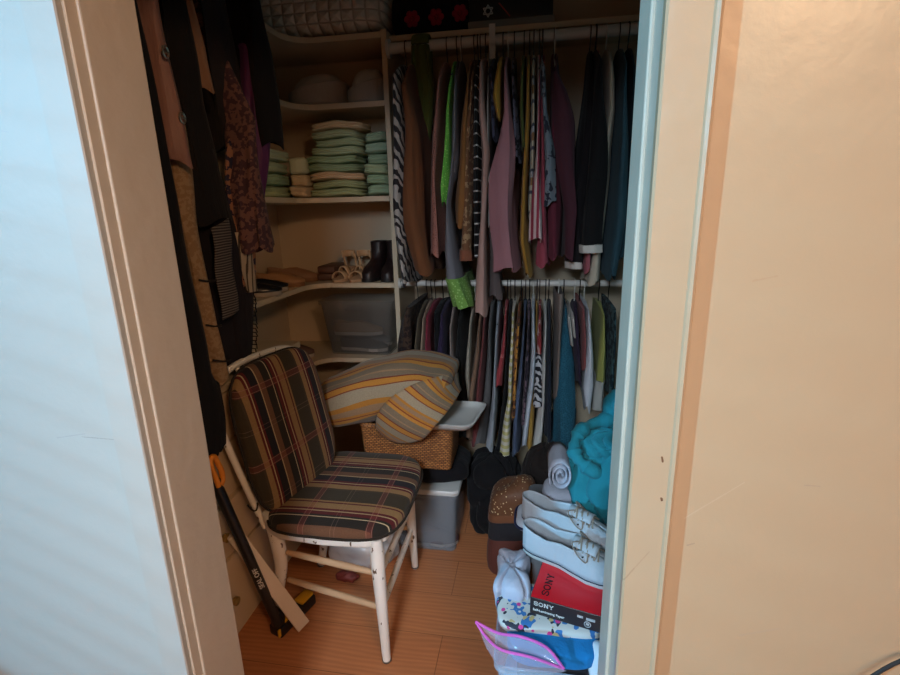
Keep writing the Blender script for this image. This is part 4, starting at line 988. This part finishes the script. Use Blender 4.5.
def sony(name, M, h, m, parent, ext=.0008):
    """slab-serif capitals drawn from strokes"""
    base = [('S', 1.0), ('O', 1.12), ('N', 1.12), ('Y', 1.05)]; b = new_bm(); x0 = 0
    def st(P, wd):
        for a, c in zip(P[:-1], P[1:]):
            a, c = Vector((a[0], a[1], 0)), Vector((c[0], c[1], 0)); d = c - a; L_ = d.length
            if L_ < 1e-6: continue
            R = Matrix.Translation((a + c) / 2) @ Matrix.Rotation(math.atan2(d.y, d.x), 4, 'Z')
            box(b, (-L_ / 2 - wd * .25, -wd / 2, 0), (L_ / 2 + wd * .25, wd / 2, ext / h), 0, 1, M @ Matrix.Scale(h, 4) @ R)
    for ch_, wdt in base:
        o = x0
        if ch_ == 'S': st([(o + .88, .70), (o + .84, .86), (o + .6, .95), (o + .35, .95), (o + .14, .85), (o + .12, .68), (o + .3, .56), (o + .68, .45), (o + .86, .32), (o + .84, .14), (o + .6, .05), (o + .35, .05), (o + .15, .14), (o + .10, .32)], .15)
        if ch_ == 'O': st([(o + .55 + .45 * math.cos(a), .5 + .45 * math.sin(a)) for a in [2 * PI * k / 16 for k in range(17)]], .17)
        if ch_ == 'N':
            st([(o + .2, 0), (o + .2, 1)], .15); st([(o + .22, .95), (o + .88, .05)], .2); st([(o + .9, 0), (o + .9, 1)], .13)
            for xx, yy in ((.2, .04), (.14, .96), (.9, .96)): st([(o + xx - .14, yy), (o + xx + .14, yy)], .08)
        if ch_ == 'Y':
            st([(o + .16, .95), (o + .52, .45)], .18); st([(o + .86, .95), (o + .52, .45)], .14); st([(o + .52, .5), (o + .52, 0)], .17)
            for xx, yy in ((.16, .96), (.86, .96), (.52, .04)): st([(o + xx - .15, yy), (o + xx + .15, yy)], .08)
        x0 += wdt + .08
    return obj(name, b, m, parent, False)
Mr = Mb.to_3x3()
sony('printed_name', frame(Mb @ Vector((.044, .016, BH + .0017)), Mr @ Vector((0, 1, 0)), Mr @ Vector((-1, 0, 0))), .0185, black_ink, pb)
sony('printed_name', frame(Mb @ Vector((.010, -.0002, BH - .021)), Mr @ Vector((1, 0, 0)), Vector((0, 0, 1))), .0115, white_ink, pb)
text_mesh('printed_line', 'Self-Laminating Paper', .0095, frame(Mb @ Vector((.008, -.0006, .012)), Mr @ Vector((1, 0, 0)), Vector((0, 0, 1))), white_ink, pb)
b = new_bm()
box(b, (.122, -.0012, .030), (.136, 0, .036), 0, 1, Mb); box(b, (.144, -.0012, .028), (.166, 0, .035), 0, 1, Mb)
tube(b, [Mb @ Vector((.148 + .008 * math.cos(a), -.001, .016 + .008 * math.sin(a))) for a in [k * PI / 8 for k in range(17)]], .0012, 5); box(b, (.144, -.0012, .013), (.152, 0, .019), 0, 1, Mb)
obj('icons', b, plain('grey_ink', (170, 168, 168), .5), pb, False)

# white canvas shoes
shoe_w = cloth('white_canvas', (168, 174, 180)); sole_w = plain('white_rubber', (182, 184, 180), .45); navy = plain('navy_line', (30, 36, 60), .5)
def sneaker(label, heel, yaw):
    r, M, hwf, us = shoe_simple(label, 'shoe', heel, yaw, .30, .108, .072, shoe_w, sole_w, 'pair of white canvas shoes', 'canvas_shoe', uo=.57)
    L = .30
    b = new_bm(); P = [M @ Vector((u * L, hwf(u) + .0025, .0165)) for u in us] + [M @ Vector((u * L, -(hwf(u) + .0025), .0165)) for u in us[::-1]]
    tube(b, P + [P[0]], .0016, 5); obj('sole_line', b, navy, r)
    b = new_bm(); tg = lambda u, v: M @ Vector((.155 + .07 * u, (v - .5) * .05, .088 - .010 * u + .012 * math.sin(v * PI) - .002))
    sheet(b, tg, 6, 8); obj('tongue', b, shoe_w, r, mods={'solid': .003})
    b = new_bm()
    for k in range(4):
        x = .172 + .016 * k; z = .095 - .005 * k
        tube(b, curve_pts([M @ Vector((x, -.026, z - .016)), M @ Vector((x + .004, 0, z + .004)), M @ Vector((x + .012, .026, z - .014))], 8), .003, 6)
        tube(b, curve_pts([M @ Vector((x, .026, z - .016)), M @ Vector((x + .004, 0, z + .006)), M @ Vector((x + .012, -.026, z - .014))], 8), .003, 6)
    for s in (1, -1):
        tube(b, curve_pts([M @ Vector((.18, .004 * s, .094)), M @ Vector((.16, .03 * s, .098)), M @ Vector((.18, .042 * s, .075)), M @ Vector((.205, .040 * s, .06)), M @ Vector((.20, .02 * s, .085))], 14), .002, 6)
    obj('laces', b, plain('grey_laces', (132, 118, 104), .7), r)
    for s in (1, -1):
        for k in range(3):
            x = .172 + .018 * k; b = new_bm(); c_ = M @ Vector((x, s * (.031 - .001 * k), .072 - .006 * k)); n2_ = (M.to_3x3() @ Vector((0, s, .9))).normalized()
            tube(b, [c_ - n2_ * .002, c_ + n2_ * .0025], .004, 10); obj('eyelet', b, plain('dark_eyelet', (40, 42, 50), .4, .5), r)
    return r
sneaker('nearer white canvas shoe, lying on the red carton', (-.015, 1.292, .4625), math.radians(-26))
sneaker('farther white canvas shoe, heel on the white cushion', (-.020, 1.395, .491), math.radians(-26))

# zip bag with pink edges
zb = thing('zip_bag', 'empty clear zip bag with pink edges draped over the pile front', 'bag', (-.03, 1.09, .25))
lo_ = curve_pts([at(476, 622, 1.06), at(487, 638, 1.02), at(502, 650, .985), at(530, 657, .965), at(564, 669, .96)], 24)
up_ = curve_pts([at(476, 622, 1.06), at(498, 633, 1.03), at(522, 637, 1.0), at(547, 648, .985), at(564, 669, .96)], 24)
b = new_bm(); sheet(b, lambda u, v: (lambda i: lo_[i].lerp(up_[i], v) + Vector((0, 0, -.018 * math.sin(v * PI) * math.sin(u * PI))))(round(u * 24)), 24, 10); obj('film', b, clear('zip_film', (206, 200, 220), .2, .1), zb, mods={'solid': .0008})
pink = plain('pink_plastic', (206, 96, 178), .3)
for e in (lo_, up_):
    b = new_bm(); tube(b, e, .0036, 8); obj('zip_edge', b, pink, zb)
b = new_bm(); sheet(b, lambda u, v: (lambda i: lo_[i] + Vector((0.005, -.004, -.05 * v * math.sin(u * PI) ** .7 + .0)))(round(u * 24)), 24, 5); obj('front_film', b, clear('zip_film', (206, 200, 220), .2, .1), zb, mods={'solid': .0008})
lump('plastic_bag', 'white plastic bag squeezed against the right jamb at the pile base', 'bag', (.205, 1.03, .33), (.045, .04, .07), plain('white_bag_plastic', (214, 218, 224), .35), .7, .016, 14, 4)

# rolled towel, robe
b = new_bm(); c0 = Vector((.092, 1.46, .645))
def roll(u, v):
    a = u * 5.2 * PI; r = .008 + .034 * u
    return c0 + Vector((r * math.cos(a) * .85, -.07 + .14 * v, r * math.sin(a) * 1.25))
sheet(b, roll, 90, 4); tag(obj('rolled_towel', b, cloth('white_terry', (168, 174, 188)), mods={'solid': .005}), 'white rolled towel with spiral end, left of the turquoise robe', 'towel')
lump('folded_cloth', 'white crumpled cloth under the rolled towel', 'cloth', (.105, 1.50, .51), (.06, .06, .052), cloth('white_terry', (168, 174, 188)), .6, .01, 9, 2)
tq = cloth('turquoise_fleece', (34, 116, 126), rough=1)
rb = thing('robe', 'turquoise fleece robe bundled on top of the pile', 'robe', (.27, 1.52, .46))
b = new_bm(); crease(b, (.270, 1.49, .605), (.155, .13, .140), 3); obj('bundle', b, tq, rb)
b = new_bm(); P = curve_pts([(.43, 1.41, .66), (.30, 1.385, .645), (.19, 1.385, .675), (.135, 1.41, .715), (.15, 1.46, .765), (.24, 1.52, .785), (.42, 1.54, .80)], 44)
tube(b, P, [.020 + .005 * math.sin(i * .9) + .003 * math.sin(i * 2.3) for i in range(len(P))], 18); obj('rolled_collar', b, tq, rb)
b = new_bm(); crease(b, (.345, 1.56, .80), (.115, .07, .08), 8, .7, 7, .012, 64, 36); obj('upper_fold', b, tq, rb)
b = new_bm(); crease(b, (.26, 1.46, .725), (.115, .07, .04), 5, .8, 8, .012, 64, 36); obj('inner_fold', b, tq, rb)

# ------------------------------------------------------------------ shelf contents
def towel(label, c, s, col, seed, rz=0, group='folded towels on the shelf'):
    col = tuple(int(c * .52 + d * .48) for c, d in zip(col, (232, 226, 205)))
    m = cloth('towel_%d_%d_%d' % col, col, rough=1)
    rt = random.Random(seed); M = Matrix.Rotation(rz + rt.uniform(-.07, .07), 4, 'Z')
    b = new_bm(); blob(b, (c[0] + rt.uniform(-.006, .006), c[1] + rt.uniform(-.012, .012), c[2]), (s[0] / 2 * rt.uniform(.92, 1.0), s[1] / 2 * rt.uniform(.93, 1.04), s[2] / 2), .42, 64, 26, .010, 14, seed, M, groove=(2 + seed % 2, .07))
    for v in b.verts:
        u = v.co - Vector(c); v.co.z += .0035 * math.sin(u.x * 30 + seed) * (1 if u.y < 0 else .3) - .005 * max(0, abs(u.x) / s[0] * 2 - .6)
    return tag(obj('folded_towel', b, m), label, 'towel', group)
GA, GB, GC_, PE, CRM = (118, 170, 128), (84, 144, 104), (128, 160, 96), (206, 164, 120), (206, 184, 144)
z = 1.5195
mid = [('lowest towel of the middle stack, yellowish green', GC_), ('second towel from the bottom of the middle stack, yellowish green', (120, 152, 92)), ('peach towel low in the middle stack', PE),
       ('darker green towel right above the peach one', GB), ('green towel at half height of the middle stack', (96, 158, 116)), ('pale mint towel above the half height green one in the middle stack', (132, 180, 140)),
       ('mint towel, third from the top of the middle stack', GA), ('light mint towel, second from the top of the middle stack', (140, 186, 148)), ('cream towel on top of the middle stack', CRM)]
for i, (lb, cc) in enumerate(mid):
    h = .036; up = i > 4
    towel(lb, (-.905 + (.022 if up else 0) + random.uniform(-.008, .008), 2.31, z + h / 2), (.245 if up else .27, .21, h * 1.02), cc, i, random.uniform(-.03, .03)); z += h * .985
z = 1.5195
for i, (lb, cc) in enumerate([('lowest green towel of the right stack by the upright', (88, 140, 100)), ('second green towel of the right stack', (96, 150, 104)), ('pale green towel in the middle of the right stack', (120, 160, 110)), ('fourth towel of the right stack, dark green', (76, 132, 100)), ('fifth towel of the right stack, sea green', (84, 142, 118)), ('topmost sea green towel of the right stack', (92, 150, 122))]):
    h = .046; towel(lb, (-.708, 2.33, z + h / 2), (.115, .22, h), cc, 20 + i, 0); z += h * .985
z = 1.5195
for i, (lb, cc) in enumerate([('bottom towel of the left stack, yellowish green', GC_), ('second towel of the left stack, green', (96, 158, 112)), ('third towel of the left stack, pale green', (140, 178, 136)), ('top towel of the left stack, light mint', (160, 194, 160))]):
    h = .052; towel(lb, (-1.215, 2.17, z + h / 2), (.20, .22, h), cc, 40 + i, .1); z += h * .985
z = 1.5195
for i, (lb, cc) in enumerate([('peach washcloth at the bottom, between left and middle stacks', PE), ('tan washcloth between left and middle towel stacks', (196, 160, 112)), ('greyish green rounded towel topping the washcloths', (168, 184, 150))]):
    h = (.05, .055, .075)[i]; towel(lb, (-1.065, 2.25, z + h / 2), (.085, .17, h), cc, 60 + i, .1); z += h * .985

gf = cloth('grey_felt', (196, 190, 182))
def cap(label, c, h, seed):
    r = thing('fabric_hat', label, 'hat', c)
    b = new_bm(); rg = []
    for k in range(15):
        a = k / 14 * PI / 2; rg.append([Vector(c) + Vector((h[0] * sp(math.cos(q), .85) * (math.cos(a) ** .55 * .98 + .02), h[1] * sp(math.sin(q), .85) * (math.cos(a) ** .55 * .98 + .02), .02 + h[2] * math.sin(a) + .03 * math.cos(q) * math.sin(a) * math.cos(a))) for q in [2 * PI * j / 40 for j in range(40)]])
    loft(b, rg); obj('crown', b, gf, r)
    b = new_bm(); rg = []
    for zz, g in ((0, .0), (.012, .012), (.055, .010), (.058, .002)): rg.append([Vector(c) + Vector(((h[0] + g) * sp(math.cos(q), .85), (h[1] + g) * sp(math.sin(q), .85), zz + (.05 * (math.cos(q) + 1) / 2 if zz > .02 else 0))) for q in [2 * PI * j / 40 for j in range(40)]])
    loft(b, rg); obj('turned_up_brim', b, cloth('grey_felt_brim', (178, 172, 164)), r)
cap('larger grey fabric hat on the shelf above the towels', (-.985, 2.33, 1.906), (.125, .11, .12), 1)
cap('smaller grey fabric hat beside the shelf upright', (-.75, 2.34, 1.906), (.082, .10, .13), 2)

def sandal(label, heel, yaw, m, ms, L=.22, W=.07, tall=.09, group=None):
    M = Matrix.Translation(heel) @ Matrix.Rotation(yaw, 4, 'Z'); r = thing('sandal', label, 'shoe', heel, group)
    hwf = lambda u: float(np.interp(u, [0, .04, .12, .45, .7, .9, 1], [.15, .55, .7, .62, 1, .75, .15])) * W / 2
    us = [k / 14 for k in range(15)]; lift = lambda u: float(np.interp(u, [0, .25, .6, 1], [.045, .04, .004, 0]))
    o_ = lambda z: [M @ Vector((u * L, hwf(u), z + lift(u))) for u in us] + [M @ Vector((u * L, -hwf(u), z + lift(u))) for u in us[::-1]]
    b = new_bm(); loft(b, [[Vector((p.x, p.y, heel[2])) for p in o_(0)], o_(.012)]); obj('sole', b, ms, r)
    def strap(u0, u1, h, wd, name='strap'):
        b = new_bm()
        def f(a, v):
            q = PI * a; u = u0 + (u1 - u0) * math.sin(q)
            return M @ Vector((u * L + (v - .5) * wd, hwf(u0) * 1.04 * math.cos(q), lift(u) + .01 + h * math.sin(q)))
        sheet(b, f, 16, 3); obj(name, b, m, r, mods={'solid': .003})
    strap(.72, .72, .035, .045); strap(.5, .55, .05, .035)
    b = new_bm()
    def f(a, v):
        q = PI * a - PI / 2
        return M @ Vector((.02 + .055 * (1 - math.cos(q)) , .032 * math.sin(q), lift(0) + .012 + tall * (.55 + .35 * v) + .0 * a))
    sheet(b, f, 16, 3); obj('ankle_strap', b, m, r, mods={'solid': .003})
    for s in (1, -1):
        b = new_bm(); tube(b, [M @ Vector((.045, s * .03, lift(.2) + .01)), M @ Vector((.06, s * .032, lift(.2) + .012 + tall * .8))], .005, 6); obj('side_strap', b, m, r)
    return r
cream_l = plain('cream_leather', (206, 172, 132), .5); cream_s = plain('cream_sole', (188, 152, 116), .6)
Z4 = 1.126
sandal('left one of the cream strappy sandals on the shoe shelf', (-.905, 2.42, Z4), math.radians(-98), cream_l, cream_s, group='pair of cream sandals')
sandal('right cream strappy sandal, next to the dark ankle boots', (-.828, 2.42, Z4), math.radians(-95), cream_l, cream_s, group='pair of cream sandals')
boot_m = plain('dark_brown_leather', (38, 26, 26), .45)
def boot(label, heel, yaw):
    M = Matrix.Translation(heel) @ Matrix.Rotation(yaw, 4, 'Z'); r = thing('ankle_boot', label, 'shoe', heel, 'pair of dark ankle boots')
    b = new_bm(); rg = []
    for z, x0, x1, hw_ in ((.014, 0, .235, .04), (.04, .0, .235, .041), (.06, .0, .215, .039), (.08, .002, .16, .036), (.10, .004, .12, .034), (.14, .002, .105, .036), (.18, 0, .105, .038), (.182, .004, .10, .035), (.15, .008, .096, .03)):
        rg.append([M @ Vector(((x0 + x1) / 2 + (x1 - x0) / 2 * sp(math.cos(q), .8), hw_ * sp(math.sin(q), .7), z)) for q in [2 * PI * j / 28 for j in range(28)]])
    loft(b, rg); obj('upper', b, boot_m, r)
    b = new_bm(); loft(b, [[M @ Vector((.1175 + .121 * sp(math.cos(q), .8), .043 * sp(math.sin(q), .7), z)) for q in [2 * PI * j / 28 for j in range(28)]] for z in (0, .016)]); obj('sole', b, plain('black_rubber', (22, 20, 20), .6), r)
boot('left dark ankle boot on the shoe shelf', (-.758, 2.45, Z4), math.radians(-96)); boot('right dark ankle boot, touching the shelf upright', (-.684, 2.45, Z4), math.radians(-90))
for i, (zz, lb) in enumerate(((0, 'lower brown slipper box beside the cream sandals'), (.036, 'upper brown slipper box beside the cream sandals'))):
    b = new_bm(); obox(b, (-1.005, 2.36, Z4 + zz + .018), (.095 - .008 * i, .2, .034), .06, bev=.008); tag(obj('slipper_box', b, plain('brown_card', (92, 60, 44), .6)), lb, 'box', 'brown slipper boxes')
flat_m = plain('black_patent', (26, 24, 28), .3)
shoe_simple('black flat shoe with pale insole, front one on the left shelf arm', 'shoe', (-1.22, 1.75, Z4), math.radians(33), .23, .08, .042, flat_m, plain('pale_edge', (170, 156, 140), .6), 'black flats', 'flat_shoe')
shoe_simple('black flat shoe behind the front one on the left shelf arm', 'shoe', (-1.25, 1.86, Z4), math.radians(33), .23, .08, .042, flat_m, plain('pale_edge', (170, 156, 140), .6), 'black flats', 'flat_shoe')
shoe_simple('tan slip-on shoe behind the black flats', 'shoe', (-1.27, 2.05, Z4), math.radians(14), .24, .085, .05, plain('tan_leather_shoe', (166, 120, 78), .5), plain('tan_sole', (140, 98, 62), .6), None, 'slip_on_shoe')
shoe_simple('light brown slip-on shoe in the shelf corner', 'shoe', (-1.28, 2.22, Z4), math.radians(12), .24, .085, .055, plain('light_brown_shoe', (150, 108, 76), .5), plain('tan_sole', (140, 98, 62), .6), None, 'slip_on_shoe')
# bottom shelf: bin with shoes and dark shoes on the left arm
Z5 = .756
tub('storage_bin', 'clear smoky bin with shoes inside on the lowest shelf', (-1.045, 2.225, Z5), (-.665, 2.46, Z5 + .275), clear('smoky_plastic', (112, 108, 104), .30, .15), None, False, .03)
shoe_simple('beige shoe lying on the others in the smoky bin', 'shoe', (-1.0, 2.31, Z5 + .09), math.radians(4), .25, .085, .055, plain('beige_shoe', (150, 124, 96), .5), pale_sole, 'shoes in the smoky bin')
shoe_simple('dark shoe with pale sole at the bottom of the smoky bin', 'shoe', (-.97, 2.31, Z5 + .012), math.radians(-3), .25, .085, .05, plain('dark_shoe', (48, 42, 42), .5), pale_sole, 'shoes in the smoky bin')
shoe_simple('grey shoe at the back of the smoky bin', 'shoe', (-.98, 2.40, Z5 + .012), math.radians(2), .25, .08, .06, plain('grey_shoe', (96, 90, 86), .6), pale_sole, 'shoes in the smoky bin')
for i, (x, y, a, cc, lb) in enumerate(((-1.29, 1.965, 22, (30, 28, 32), 'black shoe nearest the dresser end on the lowest shelf'), (-1.30, 2.06, 18, (38, 34, 38), 'charcoal shoe in the middle of the lowest shelf arm'), (-1.31, 2.16, 12, (96, 70, 62), 'rosy brown shoe left of the smoky bin'))):
    shoe_simple(lb, 'shoe', (x, y, Z5), math.radians(a), .24, .085, .06, plain('low_shoe_%s' % 'abc'[i], cc, .5), pale_sole, 'shoes left of the smoky bin')

# top shelf
t = NT('quilted_grey'); sp2 = t.n('ShaderNodeSeparateXYZ'); t.l(t.coord(), sp2.inputs[0])
gx = t.math('ABSOLUTE', t.math('SINE', t.math('MULTIPLY', sp2.outputs[0], 62.0))); gz = t.math('ABSOLUTE', t.math('SINE', t.math('MULTIPLY', sp2.outputs[2], 80.0)))
gm = t.math('MINIMUM', gx, gz); t.bump(gm, .8, .012); t.fin(t.mix(t.math('LESS_THAN', gm, .22), (206, 200, 190), (172, 166, 156)), .9); quilt = t.m
lump('quilt', 'grey checked quilt folded on top of the corner shelving', 'quilt', (-.955, 2.335, 2.284), (.325, .15, .106), quilt, .5, .010, 6, 3)
fb = thing('bag', 'black bag with three red flowers on the overhead shelf', 'bag', (-.45, 2.36, 2.158))
b = new_bm(); blob(b, (-.455, 2.36, 2.245), (.165, .10, .088), .45, 56, 24, .006, 8, 2); obj('body', b, cloth('flower_bag_black', (22, 18, 22)), fb)
redf = cloth('red_petals', (150, 28, 50))
for px, py in ((412, 19), (436, 17), (460, 13)):
    c_ = at(px, py, 2.258); b = new_bm()
    for k in range(6):
        a = k * PI / 3; pc = c_ + Vector((.021 * math.cos(a), 0, .021 * math.sin(a)))
        blob(b, pc, (.013, .004, .013), 1, 14, 8)
    blob(b, c_, (.008, .006, .008), 1, 12, 8); obj('flower', b, redf, fb)
b = new_bm(); box(b, (-.285, 2.245, 2.1575), (.06, 2.47, 2.186), .003); tag(obj('flat_box', b, plain('grey_card', (120, 122, 118), .6)), 'flat grey box under the black star box', 'box')
sb = thing('game_box', 'black box with white star outline and red stroke on the overhead shelf', 'box', (-.11, 2.36, 2.187))
b = new_bm(); box(b, (-.28, 2.25, 2.1875), (.055, 2.46, 2.29), .002); obj('carton', b, plain('black_box_card', (20, 20, 24), .4), sb)
c_ = at(488, 11, 2.2485); b = new_bm()
for k0 in (0, 1):
    P = [c_ + Vector((.022 * math.cos(PI / 2 + k0 * PI + a * 2 * PI / 3), 0, .022 * math.sin(PI / 2 + k0 * PI + a * 2 * PI / 3))) for a in range(4)]
    for p_, q_ in zip(P[:-1], P[1:]): tube(b, [p_, q_], .0022, 5)
obj('star_outline', b, plain('silver_ink', (200, 204, 206), .5), sb)
b = new_bm(); tube(b, [at(499, 3, 2.2485), at(510, 16, 2.2485)], .0025, 5); obj('red_stroke', b, plain('red_ink', (170, 50, 50), .5), sb)

# ------------------------------------------------------------------ room side: cable at the lower right
b = new_bm(); P = [(0.5749 - 0.2330 * math.cos(k * PI / 60), .655 - .05 * math.cos(k * PI / 60) ** 6, .0035 + 0.8327 * math.sin(k * PI / 60)) for k in range(61)]
tube(b, P, .0027, 8); tag(obj('power_cable', b, plain('black_rubber', (22, 20, 20), .6)), 'thin black cable in front of the cream wall at lower right', 'cable')
